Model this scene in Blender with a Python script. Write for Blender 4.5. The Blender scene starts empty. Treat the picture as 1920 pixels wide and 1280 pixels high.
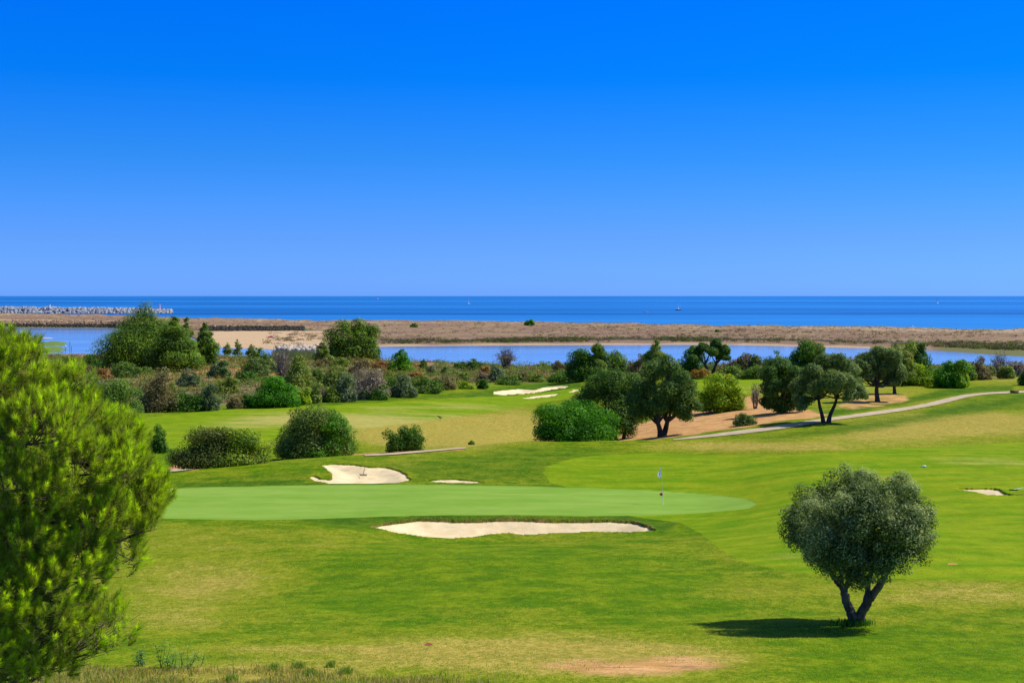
import bpy, math, random
import numpy as np
# ------------------------------------------------------------------ camera, sky, sun, exposure
SC = bpy.context.scene
COL = SC.collection
F = 1920 * 50.0 / 36.0          # focal length in photo pixels
VH = 554.0                      # horizon row of the photo
CAMZ = 25.0                     # eye height above the sea
cam_d = bpy.data.cameras.new("camera"); cam = bpy.data.objects.new("camera", cam_d); COL.objects.link(cam)
cam.location = (0, 0, CAMZ); cam.rotation_euler = (math.radians(90), 0, 0)
cam_d.lens = 50.0; cam_d.sensor_width = 36.0; cam_d.shift_y = -(640 - VH) / 1920.0
cam_d.clip_start = 0.5; cam_d.clip_end = 90000
SC.camera = cam
SUN_EL = math.radians(50.0)
SUN_AZ = math.radians(76.0)     # from +Y (view direction) towards +X (right)
W = bpy.data.worlds.new("World"); SC.world = W; W.use_nodes = True
wn = W.node_tree; wn.nodes.clear()
def wnode(t): return wn.nodes.new(t)
sky = wnode("ShaderNodeTexSky"); sky.sky_type = 'NISHITA'; sky.sun_disc = False
sky.sun_elevation = SUN_EL; sky.sun_rotation = SUN_AZ
sky.altitude = 50; sky.air_density = 1.0; sky.dust_density = 0.3; sky.ozone_density = 3.0
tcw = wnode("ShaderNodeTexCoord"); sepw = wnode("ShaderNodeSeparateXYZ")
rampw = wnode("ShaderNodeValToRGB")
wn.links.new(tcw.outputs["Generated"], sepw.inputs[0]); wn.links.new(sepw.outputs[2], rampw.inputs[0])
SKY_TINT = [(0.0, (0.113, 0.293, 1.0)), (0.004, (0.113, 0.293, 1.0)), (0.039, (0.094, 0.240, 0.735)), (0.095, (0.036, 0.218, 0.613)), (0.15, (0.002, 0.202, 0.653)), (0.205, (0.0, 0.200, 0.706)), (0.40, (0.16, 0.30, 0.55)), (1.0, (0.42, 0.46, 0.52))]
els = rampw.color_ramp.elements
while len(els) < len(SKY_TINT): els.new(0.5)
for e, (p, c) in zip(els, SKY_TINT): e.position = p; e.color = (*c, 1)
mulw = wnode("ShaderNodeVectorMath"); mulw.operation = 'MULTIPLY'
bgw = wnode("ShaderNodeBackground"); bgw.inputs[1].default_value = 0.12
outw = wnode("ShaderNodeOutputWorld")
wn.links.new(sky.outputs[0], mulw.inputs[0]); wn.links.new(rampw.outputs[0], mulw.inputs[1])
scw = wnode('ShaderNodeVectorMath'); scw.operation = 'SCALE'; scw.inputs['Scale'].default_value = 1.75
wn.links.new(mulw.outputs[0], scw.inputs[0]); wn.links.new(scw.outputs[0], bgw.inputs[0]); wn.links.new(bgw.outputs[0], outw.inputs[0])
sun_d = bpy.data.lights.new("sun", 'SUN'); sun_d.energy = 4.8; sun_d.angle = math.radians(0.5); sun_d.color = (1.0, 0.955, 0.88)
sun = bpy.data.objects.new("sun", sun_d); COL.objects.link(sun)
sun.rotation_euler = (math.radians(90) - SUN_EL, 0, -SUN_AZ + math.pi)
import mathutils
_sv = mathutils.Vector((math.sin(SUN_AZ) * math.cos(SUN_EL), math.cos(SUN_AZ) * math.cos(SUN_EL), math.sin(SUN_EL)))
sun.rotation_euler = _sv.to_track_quat('Z', 'Y').to_euler()
SC.view_settings.view_transform = 'Standard'; SC.view_settings.look = 'None'
SC.view_settings.exposure = 0.25; SC.view_settings.gamma = 1.0
SC.cycles.max_bounces = 6; SC.cycles.transparent_max_bounces = 8

# ------------------------------------------------------------------ helpers
R0 = np.random.default_rng(7)
def srgb(r, g, b):
    return tuple(((c / 255) / 12.92 if c / 255 < 0.04045 else ((c / 255 + .055) / 1.055) ** 2.4) for c in (r, g, b))
def tag(o, label=None, cat=None, group=None, kind=None):
    if label: o["label"] = label
    if cat: o["category"] = cat
    if group: o["group"] = group
    if kind: o["kind"] = kind
    return o
def empty(name, loc, label, cat, group=None):
    o = bpy.data.objects.new(name, None); COL.objects.link(o); o.location = loc
    o.empty_display_size = 0.3
    return tag(o, label, cat, group)
def npmesh(name, V, Fc, material, parent=None, cols=None, smooth=False, attrs=None, mats=None, midx=None):
    """V (n,3) in world space, Fc (m,k) with one k; a child is moved into its parent's space"""
    V = np.asarray(V, dtype=np.float32)
    if parent is not None: V = V - np.array(parent.location, dtype=np.float32)
    Fc = np.asarray(Fc, dtype=np.int32); m, k = Fc.shape
    me = bpy.data.meshes.new(name)
    me.vertices.add(len(V)); me.vertices.foreach_set("co", V.ravel())
    me.loops.add(m * k); me.loops.foreach_set("vertex_index", Fc.ravel())
    me.polygons.add(m); me.polygons.foreach_set("loop_start", np.arange(0, m * k, k, dtype=np.int32))
    me.polygons.foreach_set("loop_total", np.full(m, k, dtype=np.int32))
    if smooth: me.polygons.foreach_set("use_smooth", np.ones(m, dtype=bool))
    for mt in (mats or [material]): me.materials.append(mt)
    if midx is not None: me.polygons.foreach_set("material_index", np.asarray(midx, dtype=np.int32))
    me.update(calc_edges=True)
    def putcol(nm, c):
        a = me.color_attributes.new(nm, 'FLOAT_COLOR', 'POINT')
        c4 = np.ones((len(V), 4), dtype=np.float32); c4[:, :3] = c
        a.data.foreach_set("color", c4.ravel())
    if cols is not None: putcol("col", cols)
    for nm, c in (attrs or {}).items(): putcol(nm, c)
    o = bpy.data.objects.new(name, me); COL.objects.link(o)
    if parent is not None: o.parent = parent
    return o
def hash2(ix, iy, seed):
    h = (ix.astype(np.int64) * 374761393 + iy.astype(np.int64) * 668265263 + seed * 2147483647) & 0xffffffff
    h = ((h ^ (h >> 13)) * 1274126177) & 0xffffffff
    h = h ^ (h >> 16)
    return (h & 0xffff) / 65535.0
def vnoise(x, y, seed=0):
    ix = np.floor(x); iy = np.floor(y); fx = x - ix; fy = y - iy
    fx = fx * fx * (3 - 2 * fx); fy = fy * fy * (3 - 2 * fy)
    a = hash2(ix, iy, seed); b = hash2(ix + 1, iy, seed); c = hash2(ix, iy + 1, seed); d = hash2(ix + 1, iy + 1, seed)
    return (a * (1 - fx) + b * fx) * (1 - fy) + (c * (1 - fx) + d * fx) * fy
def fbm(x, y, seed=0, oct=4):
    s = 0; a = .5; tot = 0
    for k in range(oct):
        s = s + a * vnoise(x, y, seed + k * 17); tot += a; x = x * 2.03 + 11.3; y = y * 2.03 + 5.7; a *= .5
    return s / tot
def sstep(a, b, x):
    t = np.clip((x - a) / (b - a), 0, 1); return t * t * (3 - 2 * t)
def pchip(xk, yk, x):
    """monotone cubic; xk, yk 1-D"""
    xk = np.asarray(xk, float); yk = np.asarray(yk, float)
    h = np.diff(xk); dl = np.diff(yk) / h; n = len(xk); m = np.zeros(n)
    for i in range(1, n - 1):
        if dl[i - 1] * dl[i] > 0:
            w1 = 2 * h[i] + h[i - 1]; w2 = h[i] + 2 * h[i - 1]
            m[i] = (w1 + w2) / (w1 / dl[i - 1] + w2 / dl[i])
    m[0] = dl[0]; m[-1] = dl[-1]
    x = np.clip(x, xk[0], xk[-1]); i = np.clip(np.searchsorted(xk, x) - 1, 0, n - 2)
    t = (x - xk[i]) / h[i]
    return ((2*t**3 - 3*t**2 + 1) * yk[i] + (t**3 - 2*t**2 + t) * h[i] * m[i] + (-2*t**3 + 3*t**2) * yk[i+1] + (t**3 - t**2) * h[i] * m[i+1])

# ------------------------------------------------------------------ the lie of the land (columns of distance / height knots)
def zv(d, v): return CAMZ - (v - VH) / F * d
def P(d, v): return (d, zv(d, v))
def Z(d, z): return (d, z)
LAND = {
 -600: [Z(12,19.6),P(29,1280),P(41,1165),P(52,1100),P(63,1040),P(74,1000),P(79,978),P(80.5,970),P(91,914),P(96,892),P(99,886),Z(108,11.7),Z(121,11.4),P(150,800),P(172,772),P(190,765),P(240,728),P(350,692),P(470,672),Z(606,0),Z(640,-3)],
 0:    [Z(12,19.6),P(29.5,1280),P(41,1170),P(52,1100),P(63,1040),P(73,1000),P(79,978),P(80.5,972),P(91,914),P(96,893),P(98.5,887),Z(108,11.7),Z(121,11.5),P(147,800),P(170,773),P(185,765),P(235,730),P(345,693),P(470,671),Z(606,0),Z(640,-3)],
 320:  [Z(12,19.6),P(29.5,1280),P(41,1170),P(52,1100),P(63,1040),P(73,1000),P(79,978),P(80.5,971),P(91.5,913),P(96,893),P(98.5,885),P(108,880),P(121,850),P(147,800),P(168,775),P(180,768),P(225,740),P(325,700),P(440,676),Z(600,0),Z(640,-3)],
 600:  [Z(12,19.5),P(29.5,1280),P(41,1170),P(51.5,1100),P(62,1040),P(73.2,1000),P(79,977),P(80.5,971),P(92,910),P(101,874),P(107,859),P(117,857),P(124,850),P(150,800),P(173,768),P(182,758),P(215,738),P(310,700),P(400,680),Z(560,0),Z(600,-3)],
 850:  [Z(12,19.5),P(29.2,1280),P(41,1170),P(50.5,1100),P(61,1042),P(73,1011),P(80,980),P(81,967),P(92,909),P(101,876),P(112.5,844),P(124,841),P(134,831),P(157,800),P(188,760),P(222,727),P(245,724),P(330,699),P(430,684),Z(500,0),Z(540,-3)],
 1000: [Z(12,19.5),P(29,1280),P(40.8,1170),P(50,1100),P(61,1040),P(73,1009),P(80,980),P(81,966),P(92,911),P(101,878),P(117.5,828),Z(128,11.5),P(150,820),P(172,785),P(197,758),P(245,716),P(275,712),P(340,700),P(420,691),Z(490,0),Z(530,-3)],
 1300: [Z(12,19.5),P(29,1280),P(40.5,1170),P(50,1100),P(61,1040),P(72,1000),P(79,975),P(81,968),P(91,919),P(101,873),P(118,826),P(123,821),P(135,800),P(155,771),P(180,735),P(212,707),P(240,707),P(320,699),P(400,692),Z(490,0),Z(530,-3)],
 1550: [Z(12,19.5),P(29,1280),P(40,1170),P(49.5,1100),P(61,1024),P(72,976),P(77,955),P(82,932),P(90,895),P(101,855),P(118,814),P(128,794),P(138,776),P(153,755),P(177,725),P(200,708),P(225,706),P(300,700),P(390,692),Z(490,0),Z(530,-3)],
 1900: [Z(12,19.5),P(28.5,1280),P(39,1180),P(51,1086),P(63,1014),P(74,958),P(78.5,934),P(85,911),P(92,883),P(101,855),P(113,828),P(130,792),P(146,763),P(163,738),P(176,724),P(193,711),P(212,707),P(300,700),P(390,692),Z(490,0),Z(530,-3)],
 2600: [Z(12,19.5),P(28.5,1280),P(39,1180),P(51,1080),P(63,1005),P(74,950),P(78.5,930),P(85,905),P(92,875),P(101,845),P(113,815),P(130,780),P(146,750),P(163,728),P(176,716),P(193,706),P(212,702),P(300,696),P(390,688),Z(480,0),Z(520,-3)],
}
_U = sorted(LAND); _t = [(u - 960) / F for u in _U]
TT = np.linspace(-0.75, 0.75, 901)
_KD = np.array([[k[0] for k in LAND[u]] for u in _U]); _KZ = np.array([[k[1] for k in LAND[u]] for u in _U])
KD = np.stack([pchip(_t, _KD[:, j], TT) for j in range(_KD.shape[1])], 1)
KZ = np.stack([pchip(_t, _KZ[:, j], TT) for j in range(_KZ.shape[1])], 1)
DD = np.concatenate([np.arange(12, 130, .2), np.arange(130, 640, .8)])
ZT = np.stack([pchip(KD[i], KZ[i], DD) for i in range(len(TT))], 0)
# take the edge off the interpolation
for _ in range(3):
    ZT[:, 1:-1] = (ZT[:, :-2] + 2 * ZT[:, 1:-1] + ZT[:, 2:]) / 4
    ZT[1:-1] = (ZT[:-2] + 2 * ZT[1:-1] + ZT[2:]) / 4
def land(x, y):
    x = np.asarray(x, float); y = np.asarray(y, float)
    ys = np.maximum(y, 12.01)
    ti = np.clip((x / ys + 0.75) / 1.5 * 900, 0, 899.999); i = ti.astype(int); a = ti - i
    j = np.clip(np.searchsorted(DD, ys) - 1, 0, len(DD) - 2); b = np.clip((ys - DD[j]) / (DD[j+1] - DD[j]), 0, 1)
    z = (ZT[i, j] * (1 - a) + ZT[i+1, j] * a) * (1 - b) + (ZT[i, j+1] * (1 - a) + ZT[i+1, j+1] * a) * b
    rough = sstep(190, 260, ys) * (1 - sstep(430, 470, ys))
    z = z + (fbm(x / 13, y / 13, 3, 3) - .5) * .42 * sstep(25, 60, ys) * (1 - .8 * (sstep(78, 82, ys) - sstep(92, 96, ys)) * (1 - sstep(.08, .26, x / ys))) + (fbm(x / 14, y / 14, 9, 4) - .5) * 1.6 * rough
    z = z + (fbm(x / 1.3, y / 1.3, 21, 2) - .5) * .035
    return z
def hit(u, v, dmin=14):
    """where the sight line of a photo pixel meets the land"""
    d = np.concatenate([np.arange(dmin, 200, .1), np.arange(200, 639, .4)])
    z = land((u - 960) / F * d, d); zr = CAMZ - (v - VH) / F * d
    k = np.argmax(zr <= z)
    if zr[k] > z[k]: k = len(d) - 1
    return ((u - 960) / F * d[k], d[k], float(z[k]))
def poly_sd(px, py, poly):
    """signed distance, negative inside"""
    px = np.asarray(px, float); py = np.asarray(py, float)
    best = np.full(px.shape, 1e18); inside = np.zeros(px.shape, bool); n = len(poly)
    for i in range(n):
        ax, ay = poly[i]; bx, by = poly[(i + 1) % n]
        ex, ey = bx - ax, by - ay; wx, wy = px - ax, py - ay
        t = np.clip((wx * ex + wy * ey) / (ex * ex + ey * ey + 1e-12), 0, 1)
        best = np.minimum(best, (wx - ex * t) ** 2 + (wy - ey * t) ** 2)
        c = ((ay <= py) & (by > py)) | ((by <= py) & (ay > py))
        inside ^= c & (px < (bx - ax) * (py - ay) / (by - ay + 1e-12) + ax)
    return np.where(inside, -1, 1) * np.sqrt(best)

# ------------------------------------------------------------------ materials
class NT:
    def __init__(s, name):
        s.m = bpy.data.materials.new(name); s.m.use_nodes = True; s.t = s.m.node_tree; s.t.nodes.clear()
        s.out = s.n("ShaderNodeOutputMaterial")
    def n(s, t, **k):
        o = s.t.nodes.new(t)
        for a, b in k.items(): setattr(o, a, b)
        return o
    def put(s, sock, v):
        if isinstance(v, bpy.types.NodeSocket): s.t.links.new(v, sock)
        elif isinstance(v, (tuple, list)): sock.default_value = tuple(v) + ((1,) if len(v) == 3 and len(sock.default_value) == 4 else ())
        else: sock.default_value = v
    def mix(s, f, a, b, mode='MIX'):
        o = s.n("ShaderNodeMix", data_type='RGBA', blend_type=mode)
        s.put(o.inputs[0], f); s.put(o.inputs[6], a); s.put(o.inputs[7], b); return o.outputs[2]
    def math(s, op, a, b=0.0, c=None, clamp=False):
        o = s.n("ShaderNodeMath", operation=op, use_clamp=clamp); s.put(o.inputs[0], a); s.put(o.inputs[1], b)
        if c is not None: s.put(o.inputs[2], c)
        return o.outputs[0]
    def pos(s, scale=(1, 1, 1)):
        g = s.n("ShaderNodeNewGeometry"); m = s.n("ShaderNodeVectorMath", operation='MULTIPLY')
        s.put(m.inputs[0], g.outputs["Position"]); m.inputs[1].default_value = scale; return m.outputs[0]
    def noise(s, scale, vec=None, detail=3, rough=.55, dist=0):
        o = s.n("ShaderNodeTexNoise"); o.inputs["Scale"].default_value = scale; o.inputs["Detail"].default_value = detail
        o.inputs["Roughness"].default_value = rough; o.inputs["Distortion"].default_value = dist
        s.put(o.inputs["Vector"], vec if vec is not None else s.pos()); return o.outputs[0]
    def step(s, v, a, b):
        o = s.n("ShaderNodeMapRange", interpolation_type='SMOOTHSTEP'); s.put(o.inputs[0], v); o.inputs[1].default_value = a; o.inputs[2].default_value = b
        return o.outputs[0]
    def attr(s, nm):
        o = s.n("ShaderNodeAttribute", attribute_name=nm); return o.outputs[0]
    def sep(s, v):
        o = s.n("ShaderNodeSeparateColor"); s.put(o.inputs[0], v); return o.outputs
    def bump(s, h, strength, dist):
        o = s.n("ShaderNodeBump"); o.inputs["Strength"].default_value = strength; o.inputs["Distance"].default_value = dist
        s.put(o.inputs["Height"], h); return o.outputs[0]
    def bsdf(s, col, rough=.8, spec=.3, normal=None, metal=0.0, **k):
        o = s.n("ShaderNodeBsdfPrincipled"); s.put(o.inputs["Base Color"], col); s.put(o.inputs["Roughness"], rough)
        o.inputs["Specular IOR Level"].default_value = spec; o.inputs["Metallic"].default_value = metal
        if normal is not None: s.put(o.inputs["Normal"], normal)
        for a, b in k.items(): s.put(o.inputs[a], b)
        return o.outputs[0]
    def done(s, sh): s.t.links.new(sh, s.out.inputs[0]); return s.m

def m_plain(name, col, rough=.6, spec=.4, var=.15, scale=3.0, metal=0.0):
    t = NT(name); n = t.noise(scale, detail=4)
    c = t.mix(n, tuple(x * (1 - var) for x in col), tuple(min(1, x * (1 + var)) for x in col))
    return t.done(t.bsdf(c, rough, spec, t.bump(n, .2, .01), metal))
def m_leaf(name, transl=.3, rough=.55, spec=.3):
    t = NT(name); c = t.attr("col")
    b = t.bsdf(c, rough, spec)
    tr = t.n("ShaderNodeBsdfTranslucent"); t.put(tr.inputs[0], t.mix(1.0, c, (1.25, 1.15, .5, 1), 'MULTIPLY'))
    mx = t.n("ShaderNodeMixShader"); mx.inputs[0].default_value = transl
    t.t.links.new(b, mx.inputs[1]); t.t.links.new(tr.outputs[0], mx.inputs[2])
    return t.done(mx.outputs[0])
def m_bark(name, c1, c2):
    t = NT(name); n = t.noise(5, t.pos((1, 1, .25)), 5, .7)
    return t.done(t.bsdf(t.mix(t.step(n, .35, .65), c1, c2), .9, .15, t.bump(n, .8, .04)))
LEAF = m_leaf("foliage_leaf", .42, .6, .2); NEEDLE = m_leaf("pine_needles", .5, .5, .2); OLIVE = m_leaf("olive_leaf", .38, .6, .12)
GRASSB = m_leaf("grass_blades", .35, .6, .2)
BARK = m_bark("bark_brown", (.035, .024, .016), (.10, .075, .055)); BARK_GREY = m_bark("bark_grey", (.08, .065, .055), (.22, .19, .17))

def m_ground():
    t = NT("golf_turf_and_scrub")
    A = t.sep(t.attr("za")); B = t.sep(t.attr("zb")); C = t.sep(t.attr("zc"))
    big = t.noise(.09, detail=4, rough=.6); mid = t.noise(.55, detail=5, rough=.65); fine = t.noise(9, detail=3, rough=.75); blade = t.noise(38, t.pos((1, .6, 1)), 2, .8)
    mower = t.noise(.35, t.pos((.35, 1.6, 1)), 4, .6)
    # rough grass: lush to straw
    dry = t.math('ADD', B[1], t.math('MULTIPLY', t.math('SUBTRACT', t.math('ADD', t.math('MULTIPLY', big, .45), t.math('ADD', t.math('MULTIPLY', mid, .4), t.math('MULTIPLY', fine, .45))), .545), 2.4))
    lush = t.mix(t.step(mid, .35, .68), (.082, .172, .002), (.172, .245, .005))
    lush = t.mix(t.step(fine, .4, .65), lush, t.mix(1.0, lush, (1.25, 1.12, 1.1, 1), 'MULTIPLY'))
    straw = t.mix(t.step(fine, .3, .7), (.330, .255, .040), (.48, .37, .10))
    mid_c = t.mix(t.step(fine, .3, .7), (.175, .225, .005), (.290, .290, .022))
    rough_c = t.mix(t.step(dry, .18, .5), lush, mid_c); rough_c = t.mix(t.step(dry, .5, .95), rough_c, straw)
    rough_c = t.mix(t.step(blade, .45, .62), t.mix(1.0, rough_c, (1.14, 1.12, 1.1, 1), 'MULTIPLY'), t.mix(1.0, rough_c, (.64, .70, .5, 1), 'MULTIPLY'))
    deep = t.mix(t.step(t.math('ADD', mid, t.math('MULTIPLY', t.math('SUBTRACT', fine, .5), .6)), .3, .7), (.044, .125, .004), (.120, .200, .010))  # long grass colour, darkened further to carry the shade of the banks
    deep = t.mix(t.step(blade, .4, .7), deep, t.mix(1.0, deep, (.7, .7, .6, 1), 'MULTIPLY'))
    c = t.mix(A[2], rough_c, deep)
    grain = t.noise(3.2, t.pos((1, .55, 1)), 5, .85); c = t.mix(t.step(grain, .40, .62), t.mix(1.0, c, (.72, .79, .60, 1), 'MULTIPLY'), c)
    # fairway
    fa = t.mix(t.step(t.math('ADD', t.math('MULTIPLY', mower, .6), t.math('MULTIPLY', mid, .4)), .33, .66), (.110, .225, .002), (.240, .295, .008))
    fa = t.mix(t.step(fine, .42, .7), fa, t.mix(1.0, fa, (.86, .9, .8, 1), 'MULTIPLY'))
    fdry = t.math('ADD', B[1], t.math('MULTIPLY', t.math('SUBTRACT', t.math('ADD', t.math('MULTIPLY', mower, .5), t.math('MULTIPLY', big, .5)), .5), 1.5))
    fa = t.mix(t.step(fdry, .25, .85), fa, (.37, .33, .085))
    ef = t.step(t.math('ADD', A[1], t.math('MULTIPLY', t.math('SUBTRACT', fine, .5), .5)), .38, .62)
    c = t.mix(ef, c, fa)
    c = t.mix(t.step(t.math('ADD', t.math('MULTIPLY', grain, .6), t.math('MULTIPLY', t.noise(1.1, t.pos((1, .5, 1)), 4, .7), .4)), .40, .60), t.mix(1.0, c, (.84, .88, .75, 1), 'MULTIPLY'), t.mix(1.0, c, (1.07, 1.05, 1.0, 1), 'MULTIPLY'))
    # putting green
    gr = t.mix(t.step(t.noise(.5, t.pos((.35, 1.5, 1)), 3), .3, .7), (.175, .305, .035), (.225, .345, .055))
    gr = t.mix(t.step(t.noise(1.4, t.pos((.5, 1.2, 1)), 4, .7), .42, .62), t.mix(1.0, gr, (.92, .95, .88, 1), 'MULTIPLY'), gr); c = t.mix(A[0], c, gr)
    # native scrub ground
    sc = t.mix(t.step(mid, .35, .65), (.16, .125, .055), (.27, .19, .10)); sc = t.mix(t.step(big, .5, .62), sc, (.11, .12, .035))
    sc = t.mix(t.step(fine, .45, .7), sc, t.mix(1.0, sc, (.6, .6, .6, 1), 'MULTIPLY'))
    sc = t.mix(C[0], sc, t.mix(mid, (.34, .145, .06), (.46, .22, .11)))
    c = t.mix(B[2], c, sc)
    # bare dirt
    di = t.mix(t.step(mid, .35, .65), (.50, .255, .085), (.64, .36, .14))
    tracks = t.noise(2.2, t.pos((.5, 2.2, 1)), 4, .7)
    di = t.mix(t.step(tracks, .5, .68), di, (.27, .15, .08)); di = t.mix(t.step(fine, .5, .72), di, (.22, .16, .06))
    ed = t.step(t.math('ADD', B[0], t.math('MULTIPLY', t.math('SUBTRACT', t.math('ADD', t.math('MULTIPLY', mid, .5), t.math('MULTIPLY', fine, .5)), .5), 2.2)), .25, .75)
    c = t.mix(ed, c, di)
    # brown turf roots at the bunker lips
    c = t.mix(t.math('MULTIPLY', C[1], t.step(t.math('ADD', fine, C[1]), .55, 1.2)), c, t.mix(fine, (.16, .08, .03), (.36, .22, .09)))
    soft = t.math('SUBTRACT', 1.0, A[0])
    h = t.math('ADD', t.math('MULTIPLY', fine, .5), t.math('MULTIPLY', blade, .4))
    return t.done(t.bsdf(c, .95, .03, t.bump(t.math('MULTIPLY', h, soft), .6, .07)))
def m_sand():
    t = NT("bunker_sand"); n = t.noise(1.2, detail=4); f = t.noise(14, detail=4, rough=.8); rk = t.noise(6, t.pos((.35, 2.2, 1)), 3, .6)
    c = t.mix(t.step(n, .35, .7), (.72, .56, .31), (.82, .66, .38)); c = t.mix(t.step(f, .55, .8), c, (.52, .40, .25))
    return t.done(t.bsdf(c, .95, .1, t.bump(t.math('ADD', t.math('MULTIPLY', rk, 1.2), f), .7, .06)))
def m_path():
    t = NT("path_gravel"); n = t.noise(.8, detail=5); f = t.noise(18, detail=3)
    c = t.mix(t.step(n, .35, .7), (.42, .325, .20), (.53, .42, .27)); c = t.mix(t.step(f, .5, .8), c, (.27, .22, .165))
    return t.done(t.bsdf(c, .95, .1, t.bump(f, .4, .02)))
def m_dune():
    t = NT("dune_scrub_and_sand"); A = t.sep(t.attr("za")); B = t.sep(t.attr("zb"))
    big = t.noise(.03, detail=5, rough=.6); mid = t.noise(.14, detail=6, rough=.72); fine = t.noise(.7, detail=4, rough=.8)
    c = t.mix(t.step(fine, .35, .65), (.165, .100, .062), (.275, .175, .110))
    c = t.mix(t.step(big, .42, .62), c, t.mix(t.step(fine, .4, .6), (.21, .145, .08), (.33, .225, .125)))
    pale = t.math('ADD', A[0], t.math('MULTIPLY', t.math('SUBTRACT', t.math('ADD', t.math('MULTIPLY', mid, .6), t.math('MULTIPLY', fine, .4)), .5), 1.7))
    c = t.mix(t.step(pale, .26, .42), c, t.mix(fine, (.36, .27, .155), (.46, .35, .215)))
    c = t.mix(t.step(t.math('ADD', A[1], t.math('MULTIPLY', t.math('SUBTRACT', mid, .5), 1.6)), .45, .8), c, t.mix(fine, (.045, .04, .025), (.10, .085, .055)))
    c = t.mix(t.step(t.math('ADD', A[2], t.math('MULTIPLY', t.math('SUBTRACT', mid, .5), 1.0)), .4, .8), c, t.mix(fine, (.10, .11, .03), (.19, .18, .07)))
    c = t.mix(B[0], c, t.mix(mid, (.46, .31, .165), (.56, .395, .225)))
    return t.done(t.bsdf(c, .95, .08, t.bump(fine, .7, .6)))
def m_water(name, deep, shallow, bs, bumpd, rough, spec, band, det=5, rg=.6):
    t = NT(name)
    w1 = t.noise(bs, t.pos((.6, 1, 1)), 4, .65); w2 = t.noise(band, t.pos((.16, 1, 1)), det, rg); w3 = t.noise(band * .22, t.pos((.10, 1, 1)), 3, .6)
    mix = t.math('ADD', t.math('MULTIPLY', w2, .7), t.math('MULTIPLY', w3, .3))
    c = t.mix(t.step(mix, .42, .58), deep, shallow)
    if name == 'sea_water':   # paler water over the shallows along the beach
        g = t.n('ShaderNodeSeparateXYZ'); t.put(g.inputs[0], t.pos()); c = t.mix(t.math('MULTIPLY', t.step(t.math('ADD', g.outputs[1], t.math('MULTIPLY', mix, 700)), 2300, 1250), .55), c, (.035, .27, .60))
    return t.done(t.bsdf(c, rough, spec, t.bump(w1, .6, bumpd)))
M_GROUND = m_ground(); M_SAND = m_sand(); M_PATH = m_path(); M_DUNE = m_dune()
M_SEA = m_water("sea_water", (.0, .066, .235), (.022, .215, .58), .12, .5, .35, .22, .0011, 11, .78)
M_LAGOON = m_water("lagoon_water", (.11, .215, .44), (.20, .31, .52), .5, .04, .12, .5, .012, 8, .7)
M_WHITE = m_plain("white_paint", (.78, .78, .76), .4); M_RED = m_plain("red_paint", (.75, .05, .05), .4)
M_DARK = m_plain("dark_paint", (.02, .022, .025), .5); M_GREEN = m_plain("green_fabric", (.02, .36, .14), .7)
M_PINK = m_plain("pink_fabric", (.62, .05, .16), .7); M_BLUE = m_plain("blue_fabric", (.04, .08, .35), .7)
M_ROCK = m_plain("grey_rock", (.30, .31, .33), .85, .2, .5, .25); M_ROCKB = m_plain("brown_rock", (.27, .18, .115), .9, .15, .6, .3)
M_ROCKP = m_plain("pale_rock", (.46, .38, .29), .9, .15, .4, .3); M_ROCKD = m_plain("dark_wet_rock", (.045, .04, .03), .9, .15, .6, .3)
M_SKIN = m_plain("skin", (.45, .25, .16), .6); M_WOOD = m_plain("weathered_wood", (.17, .11, .06), .85, .2, .4, 8)
M_STEEL = m_plain("pale_steel", (.45, .55, .55), .35, .5, .1, 5); M_CLAY = m_plain("bare_clay", (.5, .25, .11), .95, .1, .3, 4)

# ------------------------------------------------------------------ bunkers (outlines found on the land)
BUNKERS = [
 ("long sand bunker with a ragged brown lip in front of the putting green", .42,
  [(695,990),(720,984),(742,981),(786,976),(833,977),(888,979),(930,977),(972,977),(1034,979),(1089,979),(1143,978),(1187,980),(1216,988),(1230,997),(1180,1000),(1107,999),(1034,1002),(979,1005),(954,1001),(917,1004),(888,1009),(852,1011),(797,1009),(742,1001)]),
 ("sand bunker with a rake behind the left part of the putting green", .32,
  [(579,893),(591,893),(600,898),(622,899),(624,890),(613,880),(599,872),(625,870),(665,872),(690,876),(722,876),(745,882),(761,890),(768,902),(740,907),(680,908),(620,908),(592,903)]),
 ("thin sliver of sand behind the middle of the putting green", .22,
  [(800,901.5),(830,899),(858,899),(885,901.5),(908,905),(880,906.5),(840,905.5),(810,904)]),
 ("small sand bunker on the right beside a rake", .3,
  [(1795,917),(1810,916.5),(1845,916.5),(1865,917),(1876,921),(1886,926),(1899,928.5),(1930,928),(1930,931),(1885,930),(1850,929),(1825,923)]),
 ("long pale bunker below the far green across the valley", .3,
  [(926,734),(950,731),(972,729),(988,730),(1003,731),(1020,726),(1045,723.5),(1068,723.5),(1060,727),(1030,731),(1005,736),(985,738),(950,740),(928,740)]),
 ("narrow lower bunker below the far green across the valley", .2,
  [(981,746),(1000,742.5),(1025,740),(1046,738),(1040,742),(1015,744.5),(995,747)]),
 ("tiny bunker beside the dark trees at the far green", .2,
  [(1068,735),(1076,730.5),(1086,729.5),(1084,733),(1072,735.5)]),
]
BK = []
for lab, dep, pts in BUNKERS:
    w = [hit(u, v)[:2] for u, v in pts]
    # ragged outline: cut every edge in pieces
    q = []
    rr = np.random.default_rng(len(BK))
    for i in range(len(w)):
        a = np.array(w[i]); b = np.array(w[(i + 1) % len(w)]); L = np.linalg.norm(b - a); k = max(1, int(L / .5))
        nrm = np.array([b[1] - a[1], a[0] - b[0]]) / max(L, 1e-6)
        for s in range(k): q.append(tuple(a + (b - a) * s / k + (nrm * rr.normal(0, .05) if s else 0)))
    BK.append((lab, dep, q))
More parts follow.
